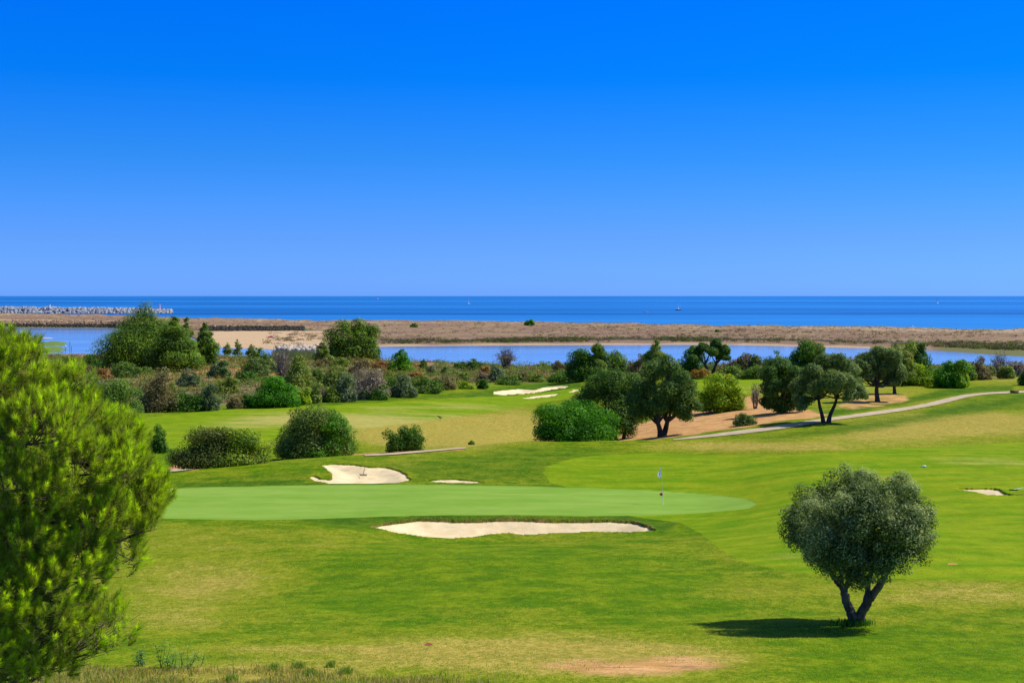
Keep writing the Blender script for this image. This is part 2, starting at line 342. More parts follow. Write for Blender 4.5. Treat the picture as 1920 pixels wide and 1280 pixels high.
def lip(x, y, z):
    """push the land down under each bunker and raise a small lip; returns z and the lip mask"""
    m = np.zeros(x.shape); z = z.copy()
    for lab, dep, q in BK:
        qa = np.array(q); x0, y0 = qa.min(0) - 3; x1, y1 = qa.max(0) + 3
        s = (x > x0) & (x < x1) & (y > y0) & (y < y1)
        if not s.any(): continue
        sd = poly_sd(x[s], y[s], q); zz = z[s]
        zz = zz + np.where(sd > 0, .10 * np.exp(-sd / .6), 0) * (dep / .4)
        zz = np.where(sd <= 0, zz - dep - .9, zz); z[s] = zz
        m[s] = np.maximum(m[s], (1 - sstep(.03, .26, sd)) * (1 if dep > .4 else .5) * np.clip(2.6 * fbm(x[s] / .7, y[s] / .7, 33, 3) - .75, 0, 1))
    return z, m

# ------------------------------------------------------------------ ground sheet with its zones
GREEN = [(120,925),(200,918),(320,915),(450,912),(600,909.5),(800,909),(960,910.5),(1100,914),(1220,919),(1330,926),(1400,935),(1420,944),(1405,953),(1330,960),(1220,966),(1100,967.5),(960,966),(850,966),(720,968),(600,972),(480,974.5),(320,972),(200,965),(120,950)]
FAIR = [
 ([(1018,886),(1030,872),(1080,858),(1150,851),(1240,848),(1330,853),(1450,853),(1560,849),(1700,839),(1920,829),(2400,805),(2400,1092),(1920,1086),(1750,1086),(1600,1083),(1480,1072),(1400,1055),(1350,1030),(1315,1000),(1275,980),(1180,968),(1100,925),(1030,903)], 50, 121),
 ([(150,795),(270,783),(460,764),(600,760),(760,752),(880,745),(960,742),(1090,727),(1090,742),(1010,756),(940,768),(860,780),(800,790),(700,800),(560,815),(430,838),(300,858),(150,875)], 124, 260),
 ([(1230,722),(1300,707),(1450,705),(1450,716),(1400,735),(1330,745),(1230,745)], 170, 250)]
DEEP = [  # longer dark grass; round the green, bank shade is painted into it too
 ([(560,973),(640,968),(720,966.5),(960,965),(1240,964),(1275,980),(1262,992),(1238,1000),(1215,985),(1140,976),(900,977),(780,975),(690,992),(620,985)], 60, 100, 3),
 ([(330,905),(560,898),(575,905),(760,908),(800,908),(960,909),(1100,911),(1300,922),(1440,935),(1445,950),(1400,962),(1280,972),(1430,944),(1330,925),(1100,914),(960,911),(600,910),(330,915)], 60, 110, 1.2),
 ([(320,902),(560,880),(600,870),(850,862),(1000,834),(1120,836),(1180,845),(1080,857),(1030,870),(1018,885),(1030,903),(780,900),(770,885),(700,872),(590,868),(575,900),(330,912)], 90, 119, 5),
 ([(1690,917),(1740,912),(1800,909),(2000,903),(2000,940),(1900,927),(1840,924),(1800,914),(1730,921)], 60, 100, 2),
 ([(840,741),(925,728),(1000,718),(1090,711),(1090,738),(1040,747),(960,752),(930,744),(880,744)], 200, 262, 3),
 ([(1430,822),(1560,800),(1700,780),(1800,758),(1920,742),(2300,735),(2300,752),(1920,760),(1800,778),(1700,795),(1560,815)], 110, 200, 6),
 ([(1300,818),(1440,792),(1560,779),(1700,757),(1800,738),(1900,731),(1900,722),(1780,728),(1700,745),(1560,770),(1430,790)], 110, 200, 2),
 ([(460,762),(600,755),(850,738),(850,744),(700,753),(600,761),(470,767)], 160, 260, 2)]
DRY = [(640,788,280,18,.28),(1010,800,80,16,.5),(400,1085,190,50,.62),(300,1150,140,40,.35),(620,1020,60,14,.2),(1330,1110,110,14,.2),(1240,1060,60,10,.15),(820,1222,280,24,.6),(1130,1234,280,30,1.3),(500,1215,160,14,.35),(1800,1112,230,28,.5),(1450,1110,120,20,.15),(1150,1035,90,18,.12),
       (1790,800,190,26,.95),(1480,838,190,11,.62),(1620,820,120,10,.4),(850,812,170,24,1.3),(780,825,90,14,.4),(600,785,150,14,.55),(420,800,100,9,.4),(830,762,150,7,.5),(960,790,90,18,.6),
       (1260,835,110,8,.3),(520,880,100,9,-.2),(700,1100,380,60,-.28),(1700,1230,260,50,-.38),(900,1060,250,40,-.25),(1240,1130,140,40,-.3),(560,1040,80,30,.15),(430,1260,260,18,.7),
       (1600,740,160,16,.55),(1850,712,120,8,.55),(1850,865,150,12,.5),(1650,895,90,10,.35),(1480,1040,90,22,.4),(1560,960,80,14,.2),(1820,1010,120,40,-.25),(1440,870,140,6,.2),(1500,720,90,12,.5),(750,870,60,10,.25),
       (1390,905,100,8,-.2),(1880,780,60,16,.25),(1340,765,120,30,.6),(350,1010,90,25,.1),(1070,1080,150,30,-.1),(1620,1160,90,12,.2)]
DIRT = [
 ([(1150,826),(1185,800),(1230,785),(1290,768),(1340,758),(1400,742),(1445,745),(1470,762),(1530,772),(1560,776),(1450,792),(1380,801),(1300,815),(1240,823)], 118, 215, 5),
 ([(1560,765),(1600,745),(1640,735),(1700,738),(1705,748),(1690,757),(1600,768)], 120, 215, 5),
 ([(600,862),(640,852),(720,848),(800,843),(870,838),(870,843),(760,848),(690,855),(640,861)], 110, 140, 2),
 ([(300,886),(330,868),(380,868),(370,882),(320,888)], 100, 125, 2),
 ([(1010,1250),(1100,1240),(1280,1232),(1400,1242),(1390,1254),(1260,1262),(1090,1262)], 25, 45, 14),
 ([(1773,1056),(1785,1054.5),(1798,1056),(1796,1058.5),(1778,1058.5)], 40, 70, .8),
 ([(1130,826),(1000,829),(1000,826),(1100,820),(1150,815)], 119, 150, 2)]
def build_ground():
    t = np.concatenate([np.linspace(-.72, -.40, 60)[:-1], np.arange(-.40, .40, 2.4 / F), np.linspace(.40, .72, 60)])
    d = [12.0]
    while d[-1] < 638:
        x = d[-1]; st = min(1.3, max(.22, x * x * 1.6 / 33000))
        if 73 < x < 84 or 92 < x < 104: st = .16
        d.append(x + st)
    d = np.array(d)
    T, D = np.meshgrid(t, d); x = T * D; y = D
    z0 = land(x, y); z, lipm = lip(x, y, z0)
    u = 960 + T * F; v = VH + (CAMZ - z0) / D * F
    wob = (fbm(x / 3.0, y / 3.0, 40, 3) - .5)
    g = 1 - sstep(-.6, .6, poly_sd(u, v, GREEN)); g = g * ((D > 70) & (D < 100))
    fa = np.zeros_like(x)
    for pl, d0, d1 in FAIR: fa = np.maximum(fa, (1 - sstep(-1, 1, poly_sd(u, v, pl) + wob * 3)) * ((D > d0) & (D < d1)))
    de = np.zeros_like(x)
    for pl, d0, d1, s in DEEP: de = np.maximum(de, (1 - sstep(-s * 1.6, s * 1.6, poly_sd(u, v, pl) + wob * s * 2.2)) * ((D > d0) & (D < d1)) * (.5 if s == 5 else .95))
    dr = np.zeros_like(x) + .02
    for a, b, ru, rv, s in DRY: dr += s * np.exp(-((u - a) / ru) ** 2 - ((v - b) / rv) ** 2)
    di = np.zeros_like(x)
    for pl, d0, d1, s in DIRT: di = np.maximum(di, (1 - sstep(-s, s, poly_sd(u, v, pl) + wob * s * 1.5)) * ((D > d0) & (D < d1)) * (.8 if d1 < 50 else .6 if (d0 == 120 and d1 == 215) else 1))
    # native scrub beyond the mown land
    su = np.array([-700, 0, 280, 460, 600, 700, 850, 960, 1090, 1300, 1550, 1900, 2700]); sd_ = np.array([150, 165, 183, 192, 198, 215, 232, 246, 262, 226, 208, 206, 200])
    lim = np.interp(u, su, sd_); scm = sstep(-4, 4, D - lim + wob * 8)
    # left of the rough behind the first mound
    red = np.clip(sstep(.52, .62, fbm(x / 22, y / 22, 77, 3)) + sum(np.exp(-((u - a) / ru) ** 2 - ((v - b) / rv) ** 2) for a, b, ru, rv in [(775,695,40,20),(330,700,120,10),(440,765,60,6),(600,745,60,8),(690,735,60,10)]), 0, 1)
    za = np.stack([g, fa, de], -1).reshape(-1, 3); zb = np.stack([di, dr, scm], -1).reshape(-1, 3); zc = np.stack([red, lipm, np.zeros_like(x)], -1).reshape(-1, 3)
    nr, nc = x.shape; idx = np.arange(nr * nc).reshape(nr, nc)
    fc = np.stack([idx[:-1, :-1], idx[:-1, 1:], idx[1:, 1:], idx[1:, :-1]], -1).reshape(-1, 4)
    o = npmesh("ground", np.stack([x, y, z], -1).reshape(-1, 3), fc, M_GROUND, smooth=True, attrs={"za": za, "zb": zb, "zc": zc})
    tag(o, kind="structure")
build_ground()
for lab, dep, q in BK:
    qa = np.array(q); x0, y0 = qa.min(0) - .5; x1, y1 = qa.max(0) + .5; far = y0 > 150
    st = .25 if far else .14
    gx, gy = np.meshgrid(np.arange(x0, x1, st), np.arange(y0, y1, st)); sd = poly_sd(gx, gy, q)
    dpt = dep * sstep(0, 1.6, -sd) + .05
    z = land(gx, gy) - dpt + (fbm(gx / .5, gy / .5, 5, 3) - .5) * .06
    nr, nc = gx.shape; idx = np.arange(nr * nc).reshape(nr, nc)
    fc = np.stack([idx[:-1, :-1], idx[:-1, 1:], idx[1:, 1:], idx[1:, :-1]], -1).reshape(-1, 4)
    ins = (sd < .28).ravel(); keep = ins[fc].all(1); fc = fc[keep]
    used = np.unique(fc); rem = np.zeros(nr * nc, int); rem[used] = np.arange(len(used))
    o = npmesh("sand_bunker", np.stack([gx, gy, z], -1).reshape(-1, 3)[used], rem[fc], M_SAND, smooth=True)
    tag(o, lab, kind="structure")
def strip(name, top, bot, label, lift=.05, n=260):
    tu = np.linspace(0, 1, n); s1 = np.linspace(0, 1, len(top)); 
    T = np.stack([np.interp(tu, s1, [p[0] for p in top]), np.interp(tu, s1, [p[1] for p in top])], 1)
    B = np.stack([np.interp(tu, s1, [p[0] for p in bot]), np.interp(tu, s1, [p[1] for p in bot])], 1)
    V = []
    for a, b in zip(T, B):
        pa = np.array(hit(*a, dmin=60)[:2]); pb = np.array(hit(*b, dmin=60)[:2])
        for k in range(9):
            V.append(pa + (pb - pa) * k / 8)
    V = np.array(V).reshape(n, 9, 2)
    for _ in range(4): V[1:-1] = (V[:-2] + 2 * V[1:-1] + V[2:]) / 4
    V = V.reshape(-1, 2)
    z = land(V[:, 0], V[:, 1]) + lift; idx = np.arange(n * 9).reshape(n, 9)
    fc = np.stack([idx[:-1, :-1], idx[:-1, 1:], idx[1:, 1:], idx[1:, :-1]], -1).reshape(-1, 4)
    tag(npmesh(name, np.column_stack([V, z]), fc, M_PATH, smooth=True), label, kind="structure")
strip("cart_path",
 [(2050,733),(1920,733),(1860,735.5),(1835,737.5),(1810,740),(1785,745),(1760,751),(1735,757),(1710,762),(1660,769),(1610,776),(1560,783),(1490,793),(1440,801),(1390,807),(1340,814),(1290,820),(1262,824)],
 [(2050,736),(1920,736.5),(1860,739),(1835,741.5),(1810,746),(1785,752.5),(1760,759),(1735,763.5),(1710,768),(1660,775.5),(1610,782),(1560,789),(1490,801),(1440,808),(1390,814),(1340,819),(1290,823.5),(1262,825.5)],
 "long pale gravel cart path curving along the right slope")
strip("cart_path", [(684,853.5),(740,850),(800,845),(873,839.5)], [(684,856),(740,853),(800,848),(873,841.5)], "short stretch of cart path behind the first mound", .06, 60)
strip("cart_path", [(318,882),(345,879),(380,875)], [(318,886),(345,883),(380,878)], "stub of cart path beside the left hedge", .06, 30)

# ------------------------------------------------------------------ lagoon, dunes, sea
def rect(name, x0, x1, y0, y1, z, m):
    return tag(npmesh(name, [(x0, y0, z), (x1, y0, z), (x1, y1, z), (x0, y1, z)], [(0, 1, 2, 3)], m), kind="structure")
DUNE = {
 -500: [(1160,-2),(1190,0),(1193,.5),(1196,1),(1212,4.8),(1800,6),(1880,.4),(1960,-2)],
 0:    [(1085,-2),(1111,0),(1114,.5),(1117,1),(1133,4.8),(1535,6.2),(1600,.4),(1680,-2)],
 190:  [(1070,-2),(1098,0),(1101,.5),(1104,1),(1119,4.8),(1367,6),(1430,.4),(1500,-2)],
 330:  [(900,-2),(935,0),(942,.6),(990,1),(1004,4.2),(1236,6),(1290,.4),(1350,-2)],
 410:  [(660,-2),(690,0),(720,.8),(966,1),(982,3.6),(1165,6),(1220,.4),(1280,-2)],
 560:  [(630,-2),(655,0),(700,.9),(960,1.2),(978,3.6),(1115,6),(1170,.4),(1230,-2)],
 640:  [(640,-2),(668,0),(700,1),(900,1.7),(950,3.2),(1085,6),(1140,.4),(1200,-2)],
 740:  [(672,-2),(700,0),(716,.7),(738,2.2),(900,3.3),(1080,6),(1135,.4),(1200,-2)],
 1000: [(690,-2),(718,0),(734,.7),(756,2.2),(890,3.6),(1034,6),(1090,.4),(1150,-2)],
 1300: [(700,-2),(727,0),(743,.8),(764,2.3),(850,3.6),(920,6),(975,.4),(1040,-2)],
 1560: [(665,-2),(690,0),(706,.8),(726,2.3),(790,3.6),(873,6),(930,.4),(990,-2)],
 1740: [(628,-2),(652,0),(672,.7),(696,2.3),(758,3.6),(830,6),(885,.4),(950,-2)],
 1920: [(560,-2),(584,0),(622,.7),(656,2.3),(718,3.6),(791,6),(845,.4),(900,-2)],
 2500: [(500,-2),(528,0),(575,.7),(610,2.3),(660,3.6),(720,6),(770,.4),(830,-2)],
}
dU = sorted(DUNE); dt = [(u - 960) / F for u in dU]
def dune_knots(t):
    return (np.stack([pchip(dt, [DUNE[u][k][0] for u in dU], t) for k in range(8)], -1), np.stack([pchip(dt, [DUNE[u][k][1] for u in dU], t) for k in range(8)], -1))
def dune_z(x, y):
    x = np.atleast_1d(np.asarray(x, float)); y = np.atleast_1d(np.asarray(y, float)); kd, kz = dune_knots(x / y)
    z = np.empty_like(x)
    for i in range(len(x)): z[i] = np.interp(y[i], kd[i], kz[i])
    amp = np.array([np.interp(y[i], kd[i], [0, 0, .25, .7, 1.2, 1.6, .1, 0]) for i in range(len(x))])
    return z + dune_bump(x, y) * amp
def dune_bump(x, y): return (fbm(x / 16, y / 16, 61, 4) - .5) * 1.5 + (fbm(x / 60, y / 60, 63, 2) - .5) * .8
FLAT = [(395,652),(398,622),(430,617),(560,621),(640,616),(700,618),(690,630),(640,640),(600,652),(520,655)]
def build_dunes():
    t = np.concatenate([np.linspace(-.62, -.38, 80)[:-1], np.arange(-.38, .38, 3.0 / F), np.linspace(.38, .62, 80)])
    kd, kz = dune_knots(t)
    S = np.concatenate([np.linspace(k, k + 1, n, endpoint=False) for k, n in enumerate([5, 14, 22, 45, 70, 30, 6])] + [[7.0]])
    k = np.minimum(S.astype(int), 6); f = S - k
    D = kd[:, k] * (1 - f) + kd[:, k + 1] * f; T = np.repeat(t[:, None], len(S), 1)
    fs = f * f * (3 - 2 * f) * .5 + f * .5
    z = kz[:, k] * (1 - fs) + kz[:, k + 1] * fs
    x = T * D; y = D; amp = np.interp(S, range(8), [0, 0, .25, .7, 1.2, 1.6, .1, 0])[None, :]
    z = z + dune_bump(x, y) * amp
    u = 960 + T * F; v = VH + (CAMZ - z) / D * F; Sg = np.repeat(S[None, :], len(t), 0)
    wob = (fbm(x / 18, y / 18, 31, 3) - .5)
    right = sstep(650, 740, u)
    sand = .28 * np.exp(-((Sg - 4.75) / .35) ** 2) + .1 * sstep(1250, 1700, u) * (Sg > 3) + .9 * sstep(5.3, 5.8, Sg)
    dark = right * np.exp(-((Sg - 2.75) / .38) ** 2) * (.75 + .25 * (u < 1500))
    marsh = sstep(1700, 1800, u) * (Sg > .9) * (Sg < 2.4) * .9 + (1 - sstep(240, 330, u)) * (Sg < 2.2) * .8
    pure = np.zeros_like(x)
    pure = np.maximum(pure, right * (1 - sstep(1690, 1760, u)) * sstep(.9, 1.0, Sg) * (1 - sstep(1.45, 1.75, Sg + wob * .9)) * .75)
    pure = np.maximum(pure, (1 - sstep(-2, 2, poly_sd(u, v, FLAT) + wob * 6)) * (Sg < 3.05))
    pure = np.maximum(pure, (1 - sstep(560, 640, u)) * np.exp(-((Sg - 4.05) / .035) ** 2) * .9)
    pure = np.maximum(pure, sstep(5.5, 5.8, Sg))
    for a, b, ru, rv in [(430,646,40,1.2),(560,616,60,1.0),(660,615,50,1.5)]: pure = np.maximum(pure, np.exp(-((u - a) / ru) ** 2 - ((v - b) / rv) ** 2))
    nr, nc = x.shape; idx = np.arange(nr * nc).reshape(nr, nc)
    fc = np.stack([idx[:-1, :-1], idx[1:, :-1], idx[1:, 1:], idx[:-1, 1:]], -1).reshape(-1, 4)
    o = npmesh("dunes", np.stack([x, y, z], -1).reshape(-1, 3), fc, M_DUNE, smooth=True,
        attrs={"za": np.stack([sand, dark, marsh], -1).reshape(-1, 3), "zb": np.stack([pure, pure, pure], -1).reshape(-1, 3)})
    tag(o, kind="structure")
build_dunes()
# the lagoon ends under the dunes, the sea begins there: both sheets follow the dune belt
def water_sheets():
    t = np.linspace(-.62, .62, 160); kd, kz = dune_knots(t)
    V = np.concatenate([np.column_stack([t * 430, np.full(160, 430.), np.zeros(160)]), np.column_stack([t * (kd[:, 1] + 14), kd[:, 1] + 14, np.zeros(160)])])
    i = np.arange(159); fc = np.column_stack([i, i + 1, i + 161, i + 160])
    tag(npmesh("lagoon", V, fc, M_LAGOON), kind="structure")
    far = 62000.0; rows = [kd[:, 6] - 20, kd[:, 6] + 400, np.full(160, 4000.), np.full(160, 15000.), np.full(160, far)]
    V = np.concatenate([np.column_stack([t * r, r, np.zeros(160)]) for r in rows]); fcs = []
    for k in range(4): fcs.append(np.column_stack([i + k * 160, i + 1 + k * 160, i + 161 + k * 160, i + 160 + k * 160]))
    tag(npmesh("sea", V, np.concatenate(fcs), M_SEA), kind="structure")
water_sheets()
# pale mudflat and marsh islets in the left lagoon
def islet(name, pts, m, z, label, grassy=False):
    w = []
    for u, v in pts:
        d = (CAMZ - z) / ((v - VH) / F); w.append(((u - 960) / F * d, d))
    qa = np.array(w); x0, y0 = qa.min(0); x1, y1 = qa.max(0)
    gx, gy = np.meshgrid(np.linspace(x0 - 1, x1 + 1, 60), np.linspace(y0 - 1, y1 + 1, 60)); sd = poly_sd(gx, gy, w) + (fbm(gx / 6, gy / 6, 4, 3) - .5) * 6
    zz = np.clip(-sd * .12, -.6, z) + (fbm(gx / 2, gy / 2, 8, 3) - .5) * (.18 if grassy else .04)
    idx = np.arange(3600).reshape(60, 60); fc = np.stack([idx[:-1, :-1], idx[:-1, 1:], idx[1:, 1:], idx[1:, :-1]], -1).reshape(-1, 4)
    return tag(npmesh(name, np.stack([gx, gy, zz], -1).reshape(-1, 3), fc, m, smooth=True), label, kind="structure")
M_MARSH = m_plain("marsh_grass", (.13, .19, .035), .9, .1, .45, .4); M_MUD = m_plain("pale_mud", (.42, .36, .32), .8, .2, .2, .2)
islet("marsh_islet", [(70,642),(85,639),(105,638),(126,641),(124,645),(100,647),(72,647)], M_MARSH, .5, "upper green marsh islet in the left lagoon", True)
islet("marsh_islet", [(70,651),(90,649),(118,648),(121,652),(115,658),(92,660),(70,658)], M_MARSH, .5, "lower green marsh islet in the left lagoon", True)
islet("mudflat", [(60,633),(80,631.8),(98,632.2),(96,633.6),(75,634.5)], M_MUD, .15, "pale mud bar in the left lagoon")

# ------------------------------------------------------------------ rocks
def rocks(name, pos, size, m, parent=None, seed=1, flat=.75):
    r = np.random.default_rng(seed); n = len(pos)
    base = np.array([(-1,-1,-1),(1,-1,-1),(1,1,-1),(-1,1,-1),(-1,-1,1),(1,-1,1),(1,1,1),(-1,1,1)], float)
    Fb = np.array([(0,3,2,1),(4,5,6,7),(0,1,5,4),(1,2,6,5),(2,3,7,6),(3,0,4,7)])
    V = base[None] * (1 + r.uniform(-.35, .25, (n, 8, 3))) * np.asarray(size).reshape(n, 1, 1) * .5 * np.array([1, 1, flat]) * r.uniform(.7, 1.3, (n, 1, 3))
    a, b = r.uniform(0, 6.28, n), r.normal(0, .5, n)
    ca, sa, cb, sb = np.cos(a), np.sin(a), np.cos(b), np.sin(b)
    x, y, z = V[..., 0], V[..., 1], V[..., 2]
    x, z = x * cb[:, None] + z * sb[:, None], -x * sb[:, None] + z * cb[:, None]
    x, y = x * ca[:, None] - y * sa[:, None], x * sa[:, None] + y * ca[:, None]
    V = np.stack([x, y, z], -1) + np.asarray(pos)[:, None, :]
    fc = (Fb[None] + (np.arange(n) * 8)[:, None, None]).reshape(-1, 4)
    return npmesh(name, V.reshape(-1, 3), fc, m, parent)
def breakwater():
    r = np.random.default_rng(4); root = empty("breakwater", (-520, 2000, 0), "long grey rock breakwater reaching into the sea on the left", "breakwater")
    n = 4600; f = r.uniform(0, 1, n)
    u = -330 + f * (322 + 330); ang = r.uniform(-1, 1, n)
    hmax = np.interp(u, [-330, 60, 110, 240, 322], [8.4, 8.2, 7.4, 6.6, 4.8]) * (1 + .05 * np.sin(u / 7))
    d = 2000 + ang * 19 + f * 20; z = (1 - np.clip(np.abs(ang) - .2, 0, 1) / .8) * hmax - .8
    x = (u - 960) / F * d
    tag(rocks("rock_armour", np.column_stack([x, d, z]), r.uniform(2.2, 3.9, n), M_ROCK, root, 5), kind="stuff")
    # earth core
    us = np.linspace(-330, 318, 60); V = []
    for uu in us:
        h = np.interp(uu, [-330, 60, 110, 240, 322], [7.2, 7.0, 6.2, 5.4, 3.4])
        ff = (uu + 330) / 652 * 20
        for dd, zz in ((1991 + ff, -1), (1999 + ff, h - 2), (2006 + ff, h - 2), (2036 + ff, -1)): V.append(((uu - 960) / F * dd, dd, zz))
    idx = np.arange(240).reshape(60, 4); fc = np.stack([idx[:-1, :-1], idx[:-1, 1:], idx[1:, 1:], idx[1:, :-1]], -1).reshape(-1, 4)
    npmesh("rubble_core", V, fc, M_ROCK, root)
breakwater()
def revetment(label, us, k0, k1, n, m, seed, smin, smax):
    r = np.random.default_rng(seed); u = r.uniform(us[0], us[1], n); kd, kz = dune_knots((u - 960) / F); f = r.uniform(0, 1, n)
    d = kd[:, k0] * (1 - f) + kd[:, k1] * f; z = kz[:, k0] * (1 - f) + kz[:, k1] * f
    P3 = np.column_stack([(u - 960) / F * d, d, z - .1])
    lo = f < .42
    root = empty("rock_revetment", tuple(P3.mean(0)), label, "embankment")
    tag(rocks("upper_rocks", P3[~lo], r.uniform(smin, smax, (~lo).sum()), m, root, seed), kind="stuff")
    tag(rocks("wet_rocks", P3[lo], r.uniform(smin, smax, lo.sum()), M_ROCKD, root, seed + 1), kind="stuff")
revetment("brown rock embankment along the far shore of the left lagoon", (-150, 300), 2, 4, 2200, M_ROCKB, 11, 1.0, 2.0)
revetment("dark rock embankment behind the sand flat", (385, 570), 3, 4, 900, M_ROCKD, 13, 1.0, 2.0)
r = np.random.default_rng(20); n = 260; uu = r.uniform(520, 600, n); kd, kz = dune_knots((uu - 960) / F); f = r.uniform(-.35, .9, n)
dd = kd[:, 1] + f * 30; root = empty("rock_pile", ((560 - 960) / F * 665, 665, .3), "pale boulders heaped at the near tip of the sand flat", "rocks")
tag(rocks("boulders", np.column_stack([(uu - 960) / F * dd, dd, .3 + np.clip(f, 0, 1) * .6]), r.uniform(.9, 2.0, n), M_ROCKP, root, 21), kind="stuff")

# ------------------------------------------------------------------ tubes, boxes, small makers
def tube_np(paths, seg=6):
    """paths: list of (points (k,3), radii (k,)); one vertex/face set"""
    Vs, Fs, off = [], [], 0
    for pts, rad in paths:
        pts = np.asarray(pts, float); rad = np.asarray(rad, float); k = len(pts)
        tg = np.gradient(pts, axis=0); tg /= np.linalg.norm(tg, axis=1)[:, None] + 1e-9
        ref = np.array([0.0, 0, 1]) if abs(tg[0][2]) < .8 else np.array([1.0, 0, 0])
        a = np.cross(tg, ref); a /= np.linalg.norm(a, axis=1)[:, None] + 1e-9; b = np.cross(tg, a)
        th = np.linspace(0, 2 * np.pi, seg, endpoint=False)
        ring = pts[:, None, :] + rad[:, None, None] * (np.cos(th)[None, :, None] * a[:, None, :] + np.sin(th)[None, :, None] * b[:, None, :])
        Vs.append(ring.reshape(-1, 3)); i = np.arange(k * seg).reshape(k, seg) + off
        f = np.stack([i[:-1], np.roll(i, -1, 1)[:-1], np.roll(i, -1, 1)[1:], i[1:]], -1).reshape(-1, 4); Fs.append(f); off += k * seg
        # caps as fans of quads
        for rg in (i[0], i[-1][::-1]):
            for q in range(1, seg - 2, 2): Fs.append(np.array([[rg[0], rg[q], rg[q + 1], rg[q + 2]]]))
    return np.concatenate(Vs), np.concatenate(Fs)
def bend(p0, p1, r0, r1, rng, k=6, sag=.12, up=0.0):
    p0 = np.asarray(p0, float); p1 = np.asarray(p1, float); L = np.linalg.norm(p1 - p0); s = np.linspace(0, 1, k)[:, None]
    off = rng.normal(0, sag * L, 3); mid = np.sin(s * np.pi) * off * .6 + np.sin(s * 2 * np.pi) * rng.normal(0, sag * L * .4, 3)
    pts = p0 + (p1 - p0) * s + mid; pts[:, 2] += (np.sin(s[:, 0] * np.pi)) * up * L
    return pts, r0 + (r1 - r0) * s[:, 0]
def boxes(bl):
    Fb = np.array([(0,3,2,1),(4,5,6,7),(0,1,5,4),(1,2,6,5),(2,3,7,6),(3,0,4,7)]); V = []; Fc = []
    for i, (c, h) in enumerate(bl):
        for s in [(-1,-1,-1),(1,-1,-1),(1,1,-1),(-1,1,-1),(-1,-1,1),(1,-1,1),(1,1,1),(-1,1,1)]: V.append([c[j] + s[j] * h[j] for j in range(3)])
        Fc.append(Fb + i * 8)
    return np.array(V), np.concatenate(Fc)

# ------------------------------------------------------------------ foliage
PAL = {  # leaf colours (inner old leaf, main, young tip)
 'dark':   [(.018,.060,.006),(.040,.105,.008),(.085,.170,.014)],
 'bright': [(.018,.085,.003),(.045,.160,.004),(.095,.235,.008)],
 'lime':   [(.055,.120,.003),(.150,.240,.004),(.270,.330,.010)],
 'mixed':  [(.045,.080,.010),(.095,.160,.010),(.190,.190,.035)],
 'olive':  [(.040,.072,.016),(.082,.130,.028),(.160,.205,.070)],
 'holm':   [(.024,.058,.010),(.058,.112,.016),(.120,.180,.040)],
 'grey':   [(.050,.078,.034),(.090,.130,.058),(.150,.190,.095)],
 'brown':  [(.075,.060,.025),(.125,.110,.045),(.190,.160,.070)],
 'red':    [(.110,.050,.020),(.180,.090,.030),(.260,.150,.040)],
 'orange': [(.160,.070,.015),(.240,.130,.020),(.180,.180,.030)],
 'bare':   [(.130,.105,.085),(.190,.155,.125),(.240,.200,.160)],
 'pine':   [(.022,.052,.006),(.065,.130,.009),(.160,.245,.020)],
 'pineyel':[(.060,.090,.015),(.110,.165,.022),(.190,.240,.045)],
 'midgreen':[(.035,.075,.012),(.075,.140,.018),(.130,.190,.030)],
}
def leaf_faces(C, N, size, aspect, rng, upbias=0.0):
    """one pointed leaf per centre; N is the leaf's facing"""
    n = len(C); N = N / (np.linalg.norm(N, axis=1)[:, None] + 1e-9)
    r = rng.normal(size=(n, 3)); r[:, 2] += upbias; A = r - (r * N).sum(1)[:, None] * N; A /= np.linalg.norm(A, axis=1)[:, None] + 1e-9
    B = np.cross(N, A); L = (size * rng.uniform(.6, 1.35, n))[:, None]; Wd = L * aspect
    V = np.stack([C - A * L * .5, C + B * Wd * .5 - N * L * .06, C + A * L * .5, C - B * Wd * .5 - N * L * .06], 1)
    return V.reshape(-1, 3), np.arange(n * 4).reshape(n, 4)
def lobes_in(c, r, n, rng, frac=(.28, .45), flat=False, bottom=-.9):
    """sub-crowns spread through an ellipsoid"""
    out = []; tries = 0
    while len(out) < n and tries < 4000:
        tries += 1
        p = rng.normal(size=3); p /= np.linalg.norm(p); p *= rng.uniform(.45, .86) if rng.random() > .25 else rng.uniform(0, .5)
        if p[2] < bottom: continue
        f = rng.uniform(*frac); out.append((c + p * r, r * f * rng.uniform(.85, 1.15, 3)))
    return out
